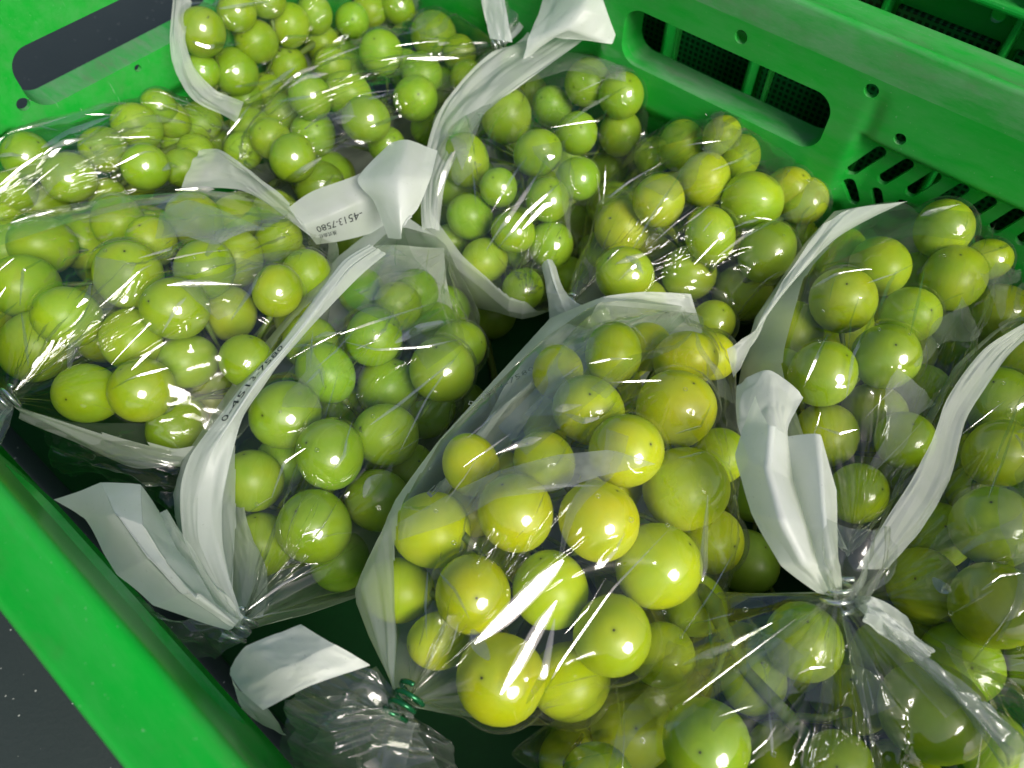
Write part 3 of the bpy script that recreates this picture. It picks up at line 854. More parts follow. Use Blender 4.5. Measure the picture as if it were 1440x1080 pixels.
def make_bag(key, far, tie, edge, white, label, tail=None, tie_mat=None, seed=0, ntheta=288, nu=230, cr=1.0, film=None):
    """far/tie: (px,py,dz to the bunch top); edge: outline points of the film; white: (theta0, theta1) degrees of the opaque side"""
    zt = ZTOP[key]
    r = np.random.RandomState(900 + seed)
    pts = []
    for p, R, f in bunch[key]:
        pts += list(p + SPH * (R + 0.0009))
    for (x, y, dz) in edge: pts.append(P(x, y, zt + dz))
    T = P(tie[0], tie[1], zt + tie[2]); Fp = P(far[0], far[1], zt + far[2])
    a = T - Fp; Ltot = np.linalg.norm(a); a /= Ltot
    up = UP - a * (UP @ a); up /= np.linalg.norm(up); sd_ = np.cross(a, up)
    neck = 0.0043
    for k in range(8):
        an = k * math.pi / 4; pts.append(T + (up * math.cos(an) + sd_ * math.sin(an)) * neck * 0.7)
    tree = hull_tree(pts)
    ncap = nu // 4
    th = np.linspace(-1, 1, ntheta + 1)[:-1]; th = math.pi * (0.45 * th ** 3 + 0.55 * th)
    C0 = Fp
    G = np.zeros((nu, ntheta, 3)); OUT = np.zeros((nu, ntheta, 3)); AX = np.zeros(nu)
    for i in range(nu):
        if i < ncap:
            ph = 0.02 + (math.pi / 2 - 0.02) * i / ncap; org = C0; AX[i] = 0
        else:
            ph = math.pi / 2; q = (i - ncap) / (nu - 1 - ncap); q = q ** 0.85; org = C0 + a * Ltot * q; AX[i] = q
        for j in range(ntheta):
            d = (up * math.cos(th[j]) + sd_ * math.sin(th[j])) * math.sin(ph) - a * math.cos(ph)
            hit = tree.ray_cast(Vector(org), Vector(d))
            rad = hit[3] if hit[0] is not None else 0.004
            G[i, j] = org + d * rad; OUT[i, j] = d
    # metric coordinates for the creases
    Rm = np.linalg.norm(G - (C0 + a[None, None] * (Ltot * AX)[:, None, None]), axis=2)
    I = np.arange(nu)[:, None] * np.ones(ntheta)[None]
    xm = np.where(I < ncap, (I / ncap - 1) * 0.045, AX[:, None] * Ltot)       # along
    ym = th[None, :] * 0.045 * np.ones((nu, 1))
    disp = np.zeros((nu, ntheta))
    # the film slackens between grapes: broad ridged folds along the pull
    fan = 1.0 / (1.0 - 0.55 * np.clip(AX, 0, 1))[:, None]
    tq = th[None, :] + 0.0 * xm
    def per(f, k, s):      # noise periodic in theta
        return vnoise(xm * f + 13 * s, np.cos(tq) * k + 7.3, s) * 0.5 + vnoise(xm * f + 29, np.sin(tq) * k + 3.1, s + 50) * 0.5
    n1 = per(18, 2.6, seed * 3 + 1); n2 = per(38, 6.0, seed * 3 + 2)
    n3 = per(75, 13.0, seed * 3 + 33); patch = sstep(0.52, 0.66, per(12, 2.2, seed * 3 + 44))
    wx = xm * 42 + 1.1 * per(25, 3, seed + 81) + 2; ty = (tq / 2 / math.pi) * 20 + 1.3 * per(16, 3, seed + 82) + 0.35 * np.sin(tq * 3 + seed)
    f1 = tnoise(wx, ty + xm * 9, 20, seed); f2_ = tnoise(wx * 2.3 + 5, ty * 2.5 - xm * 30, 50, seed + 40)
    disp += -0.0050 * f1 - 0.0012 * f2_ - 0.0025 * np.abs(n1 - 0.5) * 2 - 0.0012 * patch * np.abs(n3 - 0.5) * 2
    tt = sstep(0.55, 1.0, AX)[:, None]
    # pleats gathering into the neck
    npl = 19
    phs = tq * npl / 2 / math.pi + 0.35 * np.sin(3 * tq + seed) + 0.25 * np.sin(5 * tq + 2 * seed)
    tri = np.abs(((phs + seed * 0.37) % 1.0) - 0.5) * 2
    pl2 = np.abs(((phs * 2.3 + 0.2 * np.sin(xm * 90)) % 1.0) - 0.5) * 2
    disp += tt * np.minimum(Rm, 0.03) * 0.16 * (tri - 0.6) + sstep(0.4, 1, AX)[:, None] * np.minimum(Rm, 0.03) * 0.06 * (pl2 - 0.5)
    # single sharp tension creases
    for k in range(150):
        x0 = r.uniform(-0.03, Ltot); y0 = r.uniform(-1.9, 1.9) * 0.045
        long_ = r.rand() < 0.6
        ang = r.normal(0, 0.22) if long_ else r.uniform(0.3, 2.8)
        Lc = r.uniform(0.02, 0.07) if long_ else r.uniform(0.006, 0.022)
        wc = r.uniform(0.0011, 0.0022); hc = wc * r.uniform(0.35, 0.62) * (1 if r.rand() < 0.8 else -1)
        dx = xm - x0; dy = (ym - y0 + math.pi * 0.045) % (2 * math.pi * 0.045) - math.pi * 0.045
        al = dx * math.cos(ang) + dy * math.sin(ang)
        ac = -dx * math.sin(ang) + dy * math.cos(ang) + 6.0 * r.normal(0, 1) * al * al * (1 if long_ else 0.3)
        q = np.clip(1 - (ac / wc) ** 2, 0, 1)
        disp += hc * q * np.clip(1 - (al / Lc) ** 2, 0, 1) ** 0.5
        if k % 3 == 0:      # a fold: one side of the crease lies a little lower
            disp -= 0.0016 * sstep(0, 0.012, ac) * (ac > 0) * (ac < 0.02) * np.clip(1 - (al / Lc) ** 2, 0, 1) * np.clip((0.02 - ac) / 0.008, 0, 1)
    disp *= sstep(0, 6, I) * cr
    # opaque side
    w0, w1 = [math.radians(q) for q in white]
    thw = th[None, :] + 0.16 * (per(22, 3, seed + 70) - 0.5) * 2
    cen = (w0 + w1) / 2; half = (w1 - w0) / 2
    dth = (thw - cen + math.pi) % (2 * math.pi) - math.pi
    isw = np.abs(dth) < half
    soft = sstep(half + 0.25, half, np.abs(dth))
    disp = disp * (1 - soft) + soft * (0.0030 + np.clip(disp, -0.0012, 0.02) * 0.3 + tt * disp * 0.5)
    G = G + OUT * disp[..., None]
    # the film rests on the grapes, it never passes through them
    for _ in range(2):
        for p, R, f in bunch[key]:
            v = G - p; L_ = np.linalg.norm(v, axis=2); m_ = L_ < R * 1.05 + 0.0006
            if m_.any(): G[m_] = p + v[m_] / L_[m_][:, None] * (R * 1.05 + 0.0006)
    idx = np.arange(nu * ntheta).reshape(nu, ntheta)
    fc, fw = [], []
    for i in range(nu - 1):
        for j in range(ntheta):
            j2 = (j + 1) % ntheta
            q = (idx[i, j], idx[i, j2], idx[i + 1, j2], idx[i + 1, j])
            (fw if isw[i, j] else fc).append(q)
    V = G.reshape(-1, 3)
    V = V - D2 * np.maximum(V @ D2 - (T1 + 0.0065), 0)[:, None] * 1.0
    V = V + D1 * np.maximum((S0 + 0.002) - V @ D1, 0)[:, None]
    V = V + D2 * np.maximum((T0 - 0.005) - V @ D2, 0)[:, None]
    def sub(faces, name, mat):
        fa = np.array(faces); used = np.unique(fa); mp = np.full(len(V), -1); mp[used] = np.arange(len(used))
        return link_mesh(name, V[used], mp[fa].tolist(), mat)
    root = empty('fruit_bag', np.array([*( (T + Fp) / 2 )[:2], min(p[2] for p, R, f in bunch[key]) - 0.014]))
    tag(root, label, 'bag', 'bags of grapes in the crate')
    o = sub(fc, 'clear_film', film or FILM); adopt(root, o)
    if fw: o = sub(fw, 'white_backing', PAPER); adopt(root, o)
    if tie_mat:
        helix = []
        turns = 2.6
        for k in range(90):
            q = k / 89; an = q * turns * 2 * math.pi
            rr_ = neck * (1.02 + 0.12 * math.sin(7 * q))
            helix.append(T + a * (0.0085 * (q - 0.5)) + (up * math.cos(an) * 1.05 + sd_ * math.sin(an)) * rr_)
        for s_ in range(2):
            helix.append(helix[-1] + (sd_ * (0.004 if s_ else 0.003) + up * 0.003 + a * 0.001))
        Vt, Ft = tube(helix, [0.0009] * len(helix), 6)
        o = link_mesh('twist_tie', Vt, Ft, tie_mat); adopt(root, o)
    # gathered tail past the neck: a pleated flaring tube
    if tail:
        tx, ty, tz, wd, whitefrac = tail
        E = P(tx, ty, zt + tz); ta = E - T; Lt = np.linalg.norm(ta); ta /= Lt
        ntr, nta = 46, 200
        U = np.linspace(0, 1, ntr)[:, None]; A = np.linspace(-math.pi, math.pi, nta + 1)[None, :-1]
        bend = sstep(0, 0.5, U)
        dirs = a[None, None] * (1 - bend[..., None]) + ta[None, None] * bend[..., None]
        cenp = T + ta * Lt * U[..., None] + (a - ta) * 0.006 * np.sin(np.pi * U)[..., None]
        R_ = 0.0038 + (wd / 2) * U ** 0.8
        ph = A * 11 / 2 / math.pi + 0.4 * np.sin(2 * A + seed) + 0.12 * np.sin(U * 5)
        tri = np.abs((ph % 1.0) - 0.5) * 2
        R_ = R_ * (0.62 + 0.5 * tri + 0.35 * (vnoise(U * 5 + 0 * A, A * 1.3 + 9, seed + 5) - 0.5))
        s2 = np.cross(ta, UP); s2 /= np.linalg.norm(s2); u2 = np.cross(s2, ta)
        S = cenp + s2 * (R_ * np.sin(A))[..., None] + u2 * (R_ * np.cos(A) * 0.45)[..., None]
        S = S + ta * (0.012 * (vnoise(A * 2.5 + 5 + 0 * U, 0 * A + 3 + 0 * U, seed + 9) - 0.5) * U)[..., None]
        idt = np.arange(ntr * nta).reshape(ntr, nta); fa, fb = [], []
        for i in range(ntr - 1):
            for j in range(nta):
                q = (idt[i, j], idt[i, (j + 1) % nta], idt[i + 1, (j + 1) % nta], idt[i + 1, j])
                (fb if math.cos(A[0, j] - 2.6) > 1 - 2 * whitefrac else fa).append(q)
        V = S.reshape(-1, 3)
        if fa: o = sub(fa, 'gathered_tail', TAILFILM); adopt(root, o)
        if fb: o = sub(fb, 'white_tail', PAPER2); adopt(root, o)
    film_details(key, root, tree, T, a, far, tie, zt, seed)
    return root, tree, a

bag_root = {}
def bag(key, *a, **k):
    bag_root[key] = make_bag(key, *a, **k)
bag('A', (300, 120, -0.02), (660, -70, 0), [(246, 60, -0.02), (250, 110, -0.02), (320, 172, -0.03), (255, 5, -0.01)], (-200, -110),
    'cellophane bag at the top edge with a white left side', seed=1, tie_mat=SILVER)
bag('B', (360, 215, -0.02), (700, 62, -0.005), [(318, 210, -0.02), (335, 250, -0.03), (350, 150, -0.015), (520, 40, 0), (640, 15, 0.0)], (-200, -130),
    'clear cellophane bag at top centre-left tied near the upright white tail', seed=2, tie_mat=SILVER, tail=(712, -30, 0.02, 0.03, 0.5))
bag('C', (290, 200, -0.02), (-90, 340, 0), [(330, 180, -0.02), (310, 240, -0.02), (190, 138, 0.0), (60, 170, -0.005)], (120, 220),
    'clear cellophane bag at the left edge under the end wall with a bright long glint', seed=3, tie_mat=SILVER)
bag('D', (400, 350, -0.02), (10, 562, -0.005), [(470, 350, -0.025), (455, 300, -0.02), (420, 300, -0.01), (260, 268, 0.0), (270, 655, -0.035), (160, 640, -0.03), (330, 610, -0.03), (0, 320, 0)], (-178, -108),
    'clear bag with its tied neck touching the left picture edge', seed=24, tie_mat=SILVER, tail=(-60, 600, 0.0, 0.03, 0.4))
bag('E', (590, 430, -0.02), (340, 878, -0.005), [(248, 700, -0.018), (262, 650, -0.016), (345, 525, -0.012), (480, 365, -0.014), (560, 300, -0.015), (622, 345, -0.02), (675, 480, -0.025), (640, 600, -0.03), (255, 760, -0.025), (540, 830, -0.03)], (66, 215),
    'bag with wide white left strip and big white folded tail at left rim', seed=5, tie_mat=SILVER)
bag('F', (740, 390, -0.02), (745, 82, 0.0), [(598, 250, -0.025), (622, 160, -0.02), (600, 330, -0.025), (915, 150, -0.02), (925, 220, -0.02), (835, 60, 0.0)], (-215, -92),
    'middle back bag with streaky glints and a white flared tail on top', seed=6, tie_mat=SILVER)
bag('G', (1070, 260, -0.02), (800, 430, -0.02), [(1165, 270, -0.02), (1110, 205, -0.02), (945, 160, -0.012), (840, 270, -0.01)], (130, 200),
    'clear bag of yellowish grapes directly under the right wall hand hole', seed=7, tie_mat=SILVER)
bag('H', (900, 520, -0.02), (572, 985, -0.006), [(510, 830, -0.022), (600, 660, -0.022), (700, 545, -0.03), (780, 450, -0.03), (845, 425, -0.02), (975, 430, -0.015), (1040, 590, -0.02), (1048, 760, -0.02), (880, 990, -0.03), (700, 1035, -0.02)], (80, 215),
    'centre front bag with white left strip and green twist tie at lower left', seed=8, tie_mat=GREENTIE)
bag('I', (1340, 380, -0.02), (1195, 775, -0.02), [(1275, 290, -0.012), (1180, 300, -0.02), (1050, 520, -0.03), (1068, 600, -0.03), (1430, 330, -0.01)], (72, 200),
    'bag under the slotted right wall with a long white strip on its left', seed=9)
bag('J', (1430, 580, -0.02), (1215, 838, -0.022), [(1310, 590, -0.03), (1350, 520, -0.02), (1436, 450, -0.01), (1250, 760, -0.03), (1500, 480, 0)], (78, 200),
    'right front bag with a broad white strip running down to the silver tie', seed=10)
bag('K', (1160, 1090, -0.02), (1178, 838, 0.012), [(850, 960, -0.02), (700, 1060, -0.03), (1000, 830, -0.012), (1440, 960, -0.012), (1500, 1080, -0.01)], (200, 214),
    'crinkled bag across the bottom right, closed by a silver tie', seed=44, tie_mat=SILVER, cr=0.9, film=CRINK)

# ------------------------------------------------------------------ free sheets: tails and flaps
def catmull(Pn, t):
    """Pn: (n,3) control points, t in [0,1]"""
    n = len(Pn); x = t * (n - 1); i = np.clip(np.floor(x).astype(int), 0, n - 2); f = (x - i)[:, None]
    p0 = Pn[np.clip(i - 1, 0, n - 1)]; p1 = Pn[i]; p2 = Pn[i + 1]; p3 = Pn[np.clip(i + 2, 0, n - 1)]
    m1 = (p2 - p0) / 2 * 0.8; m2 = (p3 - p1) / 2 * 0.8
    return (2 * f ** 3 - 3 * f ** 2 + 1) * p1 + (f ** 3 - 2 * f ** 2 + f) * m1 + (-2 * f ** 3 + 3 * f ** 2) * p2 + (f ** 3 - f ** 2) * m2
def sheet(name, net, mat, root, res=(60, 60), crump=0.0010, freq=6, seed=0, fv=None, lin=0.0):
    net = [[P(*c) for c in row] for row in net]
    net = np.array(net)
    u = np.linspace(0, 1, res[0]); v = np.linspace(0, 1, res[1])
    rows = np.array([catmull(r_, v) for r_ in net])
    S = np.stack([catmull(rows[:, j], u) for j in range(res[1])], axis=1)
    if lin:      # stiff film: straight panels between the folds
        rl = np.array([[[np.interp(q, np.linspace(0, 1, r_.shape[0]), r_[:, c]) for c in range(3)] for q in v] for r_ in net])
        Sl = np.stack([np.stack([np.interp(u, np.linspace(0, 1, rl.shape[0]), rl[:, j, c]) for c in range(3)], axis=1) for j in range(res[1])], axis=1)
        S = S * (1 - lin) + Sl * lin
    du = np.gradient(S, axis=0); dv = np.gradient(S, axis=1)
    nn = np.cross(du, dv); nn /= (np.linalg.norm(nn, axis=2, keepdims=True) + 1e-12)
    Ug, Vg = np.meshgrid(u, v, indexing='ij')
    a = vnoise(Ug * freq + seed, Vg * (fv or freq * 0.8) + 3, seed + 11); b = vnoise(Ug * freq * 2.3, Vg * (fv * 1.7 if fv else freq * 2) + 5, seed + 23)
    fa_ = tnoise(Ug * freq * 0.8 + Vg * 1.3 + 0.4 * a + 3, Vg * (fv or freq * 0.7) + Ug * 1.1 + 0.5 * b + 2, 61, seed + 7)
    d = crump * (-np.abs(a - 0.5) * 1.4 - np.abs(b - 0.5) * 0.5 - (1.3 if fv else 2.6) * fa_)
    S = S + nn * d[..., None]
    idx = np.arange(res[0] * res[1]).reshape(res)
    fs = [(idx[i, j], idx[i + 1, j], idx[i + 1, j + 1], idx[i, j + 1]) for i in range(res[0] - 1) for j in range(res[1] - 1)]
    o = link_mesh(name, S.reshape(-1, 3), fs, mat); adopt(root, o)
    return o, S, nn
ZE, ZH, ZK, ZF, ZD, ZB = ZTOP['E'], ZTOP['H'], ZTOP['K'], ZTOP['F'], ZTOP['D'], ZTOP['B']
rE, rH, rK, rF, rD, rB, rI, rJ, rG = [bag_root[k][0] for k in 'EHKFDBIJG']

# --- big folded white tail of bag E, by the left rim
sheet('white_tail', [
  [(70, 702, -0.050), (140, 674, -0.046), (200, 678, -0.050), (228, 715, -0.062)],
  [(112, 735, -0.052), (160, 722, -0.038), (205, 735, -0.040), (252, 765, -0.058)],
  [(160, 810, -0.054), (205, 785, -0.040), (240, 790, -0.043), (285, 805, -0.056)],
  [(210, 858, -0.060), (250, 840, -0.046), (280, 838, -0.046), (308, 842, -0.056)],
  [(318, 893, -0.066), (326, 888, -0.062), (334, 880, -0.061), (340, 870, -0.062)]], PAPER2, rE, lin=0.8, crump=0.0009, freq=3, seed=1, res=(90, 70))
sheet('white_tail', [
  [(228, 716, -0.066), (258, 760, -0.058), (300, 830, -0.06), (338, 872, -0.064)],
  [(210, 730, -0.075), (240, 790, -0.075), (290, 850, -0.075), (330, 885, -0.07)]], PAPER2, rE, crump=0.0008, seed=2)
sheet('gathered_tail', [
  [(180, 845, -0.075), (230, 880, -0.07), (340, 885, -0.064)],
  [(240, 930, -0.085), (300, 930, -0.08), (350, 900, -0.07)]], TAILFILM, rE, crump=0.002, seed=3)
# inner white folds of bag E near its tie
sheet('white_backing', [
  [(250, 690, ZE - 0.03), (300, 640, ZE - 0.02), (330, 640, ZE - 0.012)],
  [(262, 770, ZE - 0.03), (305, 720, ZE - 0.016), (345, 735, ZE - 0.010)],
  [(300, 835, ZE - 0.022), (330, 800, ZE - 0.010), (372, 800, ZE - 0.006)],
  [(332, 876, ZE - 0.006), (341, 868, ZE - 0.003), (368, 862, ZE - 0.004)]], PAPER, rE, lin=0.6, crump=0.0012, freq=5, seed=4)
# top end of bag E: white sheet showing beyond the grapes
sheet('white_backing', [
  [(480, 366, ZE - 0.032), (520, 344, ZE - 0.028), (624, 346, ZE - 0.026)],
  [(470, 410, ZE - 0.034), (540, 400, ZE - 0.032), (628, 395, ZE - 0.032)],
  [(440, 470, ZE - 0.042), (520, 460, ZE - 0.045), (640, 450, ZE - 0.045)]], PAPER, rE, crump=0.001, seed=5)

# --- tail of bag H: folded opaque flap and clear gathered film
sheet('white_tail', [
  [(318, 945, -0.052), (345, 905, -0.048), (420, 874, -0.046)],
  [(338, 972, -0.046), (400, 935, -0.041), (470, 905, -0.042)],
  [(368, 997, -0.044), (440, 962, -0.043), (522, 936, -0.048)]], PAPER2, rH, crump=0.0008, freq=3, seed=6)
sheet('white_tail', [
  [(318, 945, -0.053), (330, 972, -0.060), (368, 997, -0.066)],
  [(338, 1000, -0.072), (360, 1020, -0.078), (400, 1040, -0.082)]], PAPER, rH, crump=0.0008, freq=3, seed=16)
sheet('gathered_tail', [
  [(440, 890, -0.055), (520, 930, -0.052), (545, 955, -0.056), (565, 978, -0.058)],
  [(400, 960, -0.055), (470, 985, -0.045), (530, 985, -0.050), (572, 988, -0.055)],
  [(380, 1040, -0.065), (450, 1070, -0.048), (530, 1040, -0.050), (580, 1000, -0.056)],
  [(390, 1130, -0.08), (470, 1150, -0.06), (570, 1130, -0.06), (600, 1020, -0.065)]], TAILFILM, rH, crump=0.005, freq=9, fv=1.2, seed=7, res=(110, 110))
sheet('gathered_tail', [
  [(520, 935, -0.056), (560, 975, -0.056), (590, 1000, -0.062)],
  [(440, 1020, -0.062), (520, 1030, -0.056), (600, 1040, -0.068)],
  [(400, 1120, -0.08), (520, 1130, -0.07), (640, 1120, -0.085)]], TAILFILM, rH, crump=0.005, freq=8, fv=1.3, seed=8, res=(90, 90))
# far end of bag H: square white corner
sheet('white_backing', [
  [(845, 416, ZH - 0.020), (905, 411, ZH - 0.018), (973, 413, ZH - 0.018)],
  [(825, 460, ZH - 0.026), (905, 450, ZH - 0.028), (985, 455, ZH - 0.026)],
  [(800, 520, ZH - 0.034), (900, 520, ZH - 0.04), (1000, 510, ZH - 0.038)]], PAPER, rH, crump=0.0012, freq=4, seed=9)
sheet('white_backing', [
  [(785, 442, ZH - 0.022), (815, 452, ZH - 0.020), (842, 470, ZH - 0.024)],
  [(705, 530, ZH - 0.022), (760, 520, ZH - 0.018), (800, 530, ZH - 0.03)],
  [(640, 625, ZH - 0.022), (690, 600, ZH - 0.016), (750, 600, ZH - 0.03)],
  [(580, 700, ZH - 0.024), (630, 690, ZH - 0.020), (690, 680, ZH - 0.034)]], PAPER, rH, crump=0.003, freq=5, seed=10)

# --- ruffled white tail of bag K standing up
zk = ZK + 0.012
sheet('white_tail', [
  [(1065, 558, -0.030), (1040, 640, -0.034), (1060, 720, -0.034), (1100, 790, -0.036), (1150, 830, zk)],
  [(1085, 600, -0.018), (1080, 660, -0.020), (1100, 730, -0.022), (1130, 790, -0.030), (1162, 832, zk)],
  [(1105, 615, -0.030), (1115, 680, -0.034), (1135, 740, -0.032), (1150, 795, -0.034), (1172, 834, zk)],
  [(1150, 612, -0.022), (1155, 680, -0.022), (1160, 740, -0.024), (1168, 795, -0.030), (1178, 834, zk)],
  [(1172, 690, -0.034), (1175, 740, -0.036), (1178, 790, -0.038), (1182, 815, -0.04), (1184, 836, zk)]], PAPER2, rK, lin=0.85, crump=0.0007, freq=3.5, seed=12, res=(110, 90))
sheet('white_tail', [
  [(1038, 545, -0.058), (1040, 600, -0.055), (1060, 660, -0.052)],
  [(1080, 525, -0.050), (1085, 580, -0.048), (1100, 640, -0.048)],
  [(1127, 562, -0.052), (1105, 605, -0.050), (1110, 660, -0.052)]], PAPER2, rK, crump=0.0008, freq=4, seed=13)
sheet('gathered_tail', [
  [(1165, 720, -0.028), (1172, 780, -0.030), (1180, 834, zk)],
  [(1200, 745, -0.022), (1200, 790, -0.026), (1186, 836, zk)],
  [(1235, 740, -0.034), (1225, 790, -0.036), (1192, 838, zk)],
  [(1262, 770, -0.034), (1245, 815, -0.038), (1196, 842, zk)]], TAILFILM, rK, crump=0.004, freq=8, fv=1.6, seed=14, res=(90, 90))
# white strip of K fanning right of the tie
sheet('white_backing', [
  [(1190, 830, zk), (1240, 838, -0.038), (1300, 880, -0.040), (1370, 950, -0.042), (1440, 1030, -0.046)],
  [(1188, 842, zk), (1225, 865, -0.038), (1280, 915, -0.038), (1360, 990, -0.038), (1440, 1080, -0.042)],
  [(1184, 848, zk), (1210, 885, -0.046), (1250, 930, -0.050), (1320, 990, -0.052), (1400, 1085, -0.055)]], HAZY, rK, crump=0.003, freq=8, seed=15, res=(120, 60))
sheet('white_backing', [
  [(1188, 832, zk + 0.001), (1225, 832, -0.037), (1275, 862, -0.039), (1330, 912, -0.041)],
  [(1186, 842, zk + 0.001), (1215, 862, -0.036), (1255, 890, -0.038), (1305, 930, -0.041)]], PAPER, rK, crump=0.002, freq=6, seed=17)

# --- flared white tail of bag F at the top
sheet('white_tail', [
  [(830, 60, -0.060), (860, 62, -0.062), (868, 35, -0.055), (892, 0, -0.045), (910, -30, -0.04)],
  [(775, 50, -0.060), (800, 40, -0.052), (820, 15, -0.045), (835, -20, -0.04), (850, -60, -0.035)],
  [(735, 85, -0.075), (745, 60, -0.065), (760, 25, -0.060), (770, -20, -0.055), (785, -60, -0.05)]], PAPER2, rF, lin=0.7, crump=0.0010, freq=3, seed=18)
sheet('white_backing', [
  [(745, 62, -0.078), (700, 80, -0.080), (650, 120, -0.086), (616, 170, -0.092), (597, 250, -0.098), (590, 330, -0.10)],
  [(830, 62, -0.070), (770, 105, -0.076), (705, 148, -0.084), (668, 190, -0.088), (632, 260, -0.095), (614, 330, -0.104)]], THIN, rF, crump=0.0025, freq=5, seed=19, res=(90, 40))
# upright white strap of bag B
sheet('white_tail', [
  [(672, -40, -0.045), (680, 10, -0.058), (690, 55, -0.068)],
  [(705, -40, -0.042), (712, 10, -0.052), (722, 60, -0.064)]], PAPER2, rB, crump=0.0008, freq=3, seed=20)

# --- printed flap between bags B and E, and the paper above it
flapo, FS, FN = sheet('white_flap', [
  [(405, 292, -0.074), (440, 268, -0.070), (500, 246, -0.068), (560, 215, -0.072)],
  [(425, 318, -0.078), (470, 300, -0.074), (520, 280, -0.074), (570, 262, -0.080)],
  [(445, 345, -0.092), (480, 340, -0.092), (535, 325, -0.094), (580, 300, -0.098)]], PAPER, rB, crump=0.0003, freq=3, seed=21)
sheet('white_flap', [
  [(548, 200, -0.060), (574, 195, -0.056), (616, 210, -0.062)],
  [(502, 250, -0.062), (560, 245, -0.050), (606, 250, -0.058)],
  [(525, 285, -0.066), (560, 290, -0.056), (590, 292, -0.062)],
  [(545, 335, -0.074), (562, 335, -0.066), (572, 310, -0.062)]], PAPER2, rE, crump=0.0004, freq=3, seed=22)
sheet('white_flap', [
  [(278, 206, -0.074), (300, 208, -0.070), (340, 235, -0.068), (402, 290, -0.070)],
  [(250, 258, -0.078), (320, 262, -0.078), (360, 280, -0.078), (440, 340, -0.082)]], THIN, rD, crump=0.0015, freq=4, seed=23)
sheet('white_flap', [
  [(232, 288, ZD + 0.001), (270, 279, ZD + 0.004), (300, 292, ZD + 0.003)],
  [(218, 330, ZD - 0.001), (262, 320, ZD + 0.003), (300, 345, ZD + 0.001)]], TAILFILM, rD, crump=0.001, freq=3, seed=24)
sheet('white_backing', [
  [(20, 575, ZD - 0.020), (90, 600, ZD - 0.026), (180, 632, ZD - 0.032), (300, 632, ZD - 0.036)],
  [(25, 590, ZD - 0.026), (100, 622, ZD - 0.032), (190, 660, ZD - 0.038), (310, 645, ZD - 0.042)]], PAPER, rD, crump=0.0008, freq=4, seed=25)
# white strip along the left of bag I and bag J, standing clear of the grapes
sheet('white_backing', [
  [(1150, 318, -0.050), (1195, 292, -0.046), (1280, 284, -0.048)],
  [(1100, 400, -0.052), (1135, 380, -0.054), (1170, 345, -0.060)],
  [(1060, 470, -0.052), (1078, 450, -0.056), (1105, 420, -0.062)],
  [(1022, 490, -0.056), (1040, 530, -0.060), (1062, 500, -0.066)]], THIN, rI, crump=0.0012, freq=4, seed=26)
sheet('white_backing', [
  [(1440, 450, -0.045), (1380, 490, -0.052), (1325, 560, -0.056), (1295, 640, -0.056), (1250, 720, -0.056), (1200, 800, -0.056)],
  [(1440, 472, -0.05), (1402, 512, -0.056), (1352, 590, -0.062), (1330, 680, -0.064), (1290, 750, -0.064), (1245, 800, -0.062)]], THIN, rJ, crump=0.0012, freq=5, seed=27, res=(90, 30))
# curl of film beside bag G
sheet('white_backing', [
  [(757, 372, -0.088), (770, 362, -0.082), (782, 362, -0.086)],
  [(765, 410, -0.092), (785, 412, -0.086), (800, 408, -0.09)],
  [(770, 450, -0.1), (795, 440, -0.09), (822, 425, -0.09)]], PAPER, rG, crump=0.001, freq=3, seed=28)

# --- printing: the phone number on the flap, upside down as it lies there
def print_on(S, Nn, text, u0, u1, v0, v1, root, flip=True, off=0.00035):
    cu = bpy.data.curves.new('printed_text', 'FONT'); cu.body = text; cu.size = 1.0
    cu.resolution_u = 2
    ob = bpy.data.objects.new('tmp', cu); COL.objects.link(ob)
    me = bpy.data.meshes.new_from_object(ob)
    bpy.data.objects.remove(ob)
    co = np.array([v.co[:] for v in me.vertices])
    lo, hi = co.min(0), co.max(0)
    x = (co[:, 0] - lo[0]) / (hi[0] - lo[0]); y = (co[:, 1] - lo[1]) / (hi[1] - lo[1])
    if flip: x = 1 - x; y = 1 - y
    U = u0 + (u1 - u0) * (1 - y); V = v0 + (v1 - v0) * x
    a, b = S.shape[:2]
    fu = np.clip(U * (a - 1), 0, a - 1.001); fv = np.clip(V * (b - 1), 0, b - 1.001)
    i = fu.astype(int); j = fv.astype(int); p = (fu - i)[:, None]; q = (fv - j)[:, None]
    pos = (S[i, j] * (1 - p) + S[i + 1, j] * p) * (1 - q) + (S[i, j + 1] * (1 - p) + S[i + 1, j + 1] * p) * q
    n = Nn[i, j]; n = n * np.sign((n * (CO - pos)).sum(1))[:, None]
    pos = pos + n * off
    for k, v in enumerate(me.vertices): v.co = pos[k]
    me.materials.clear(); me.materials.append(INK); me.name = 'printed_text'
    o = bpy.data.objects.new('printed_text', me); COL.objects.link(o); adopt(root, o)
print_on(FS, FN, '-4513-7580', 0.62, 0.72, 0.13, 0.56, rB)

# white left edge of bag A
rA = bag_root['A'][0]
sheet('white_backing', [
  [(250, -20, -0.050), (240, 55, -0.058), (244, 100, -0.064), (270, 145, -0.070), (330, 180, -0.080)],
  [(272, 5, -0.052), (262, 60, -0.060), (274, 100, -0.068), (300, 135, -0.076), (340, 150, -0.086)]], THIN, rA, crump=0.0015, freq=5, seed=31, res=(30, 90))
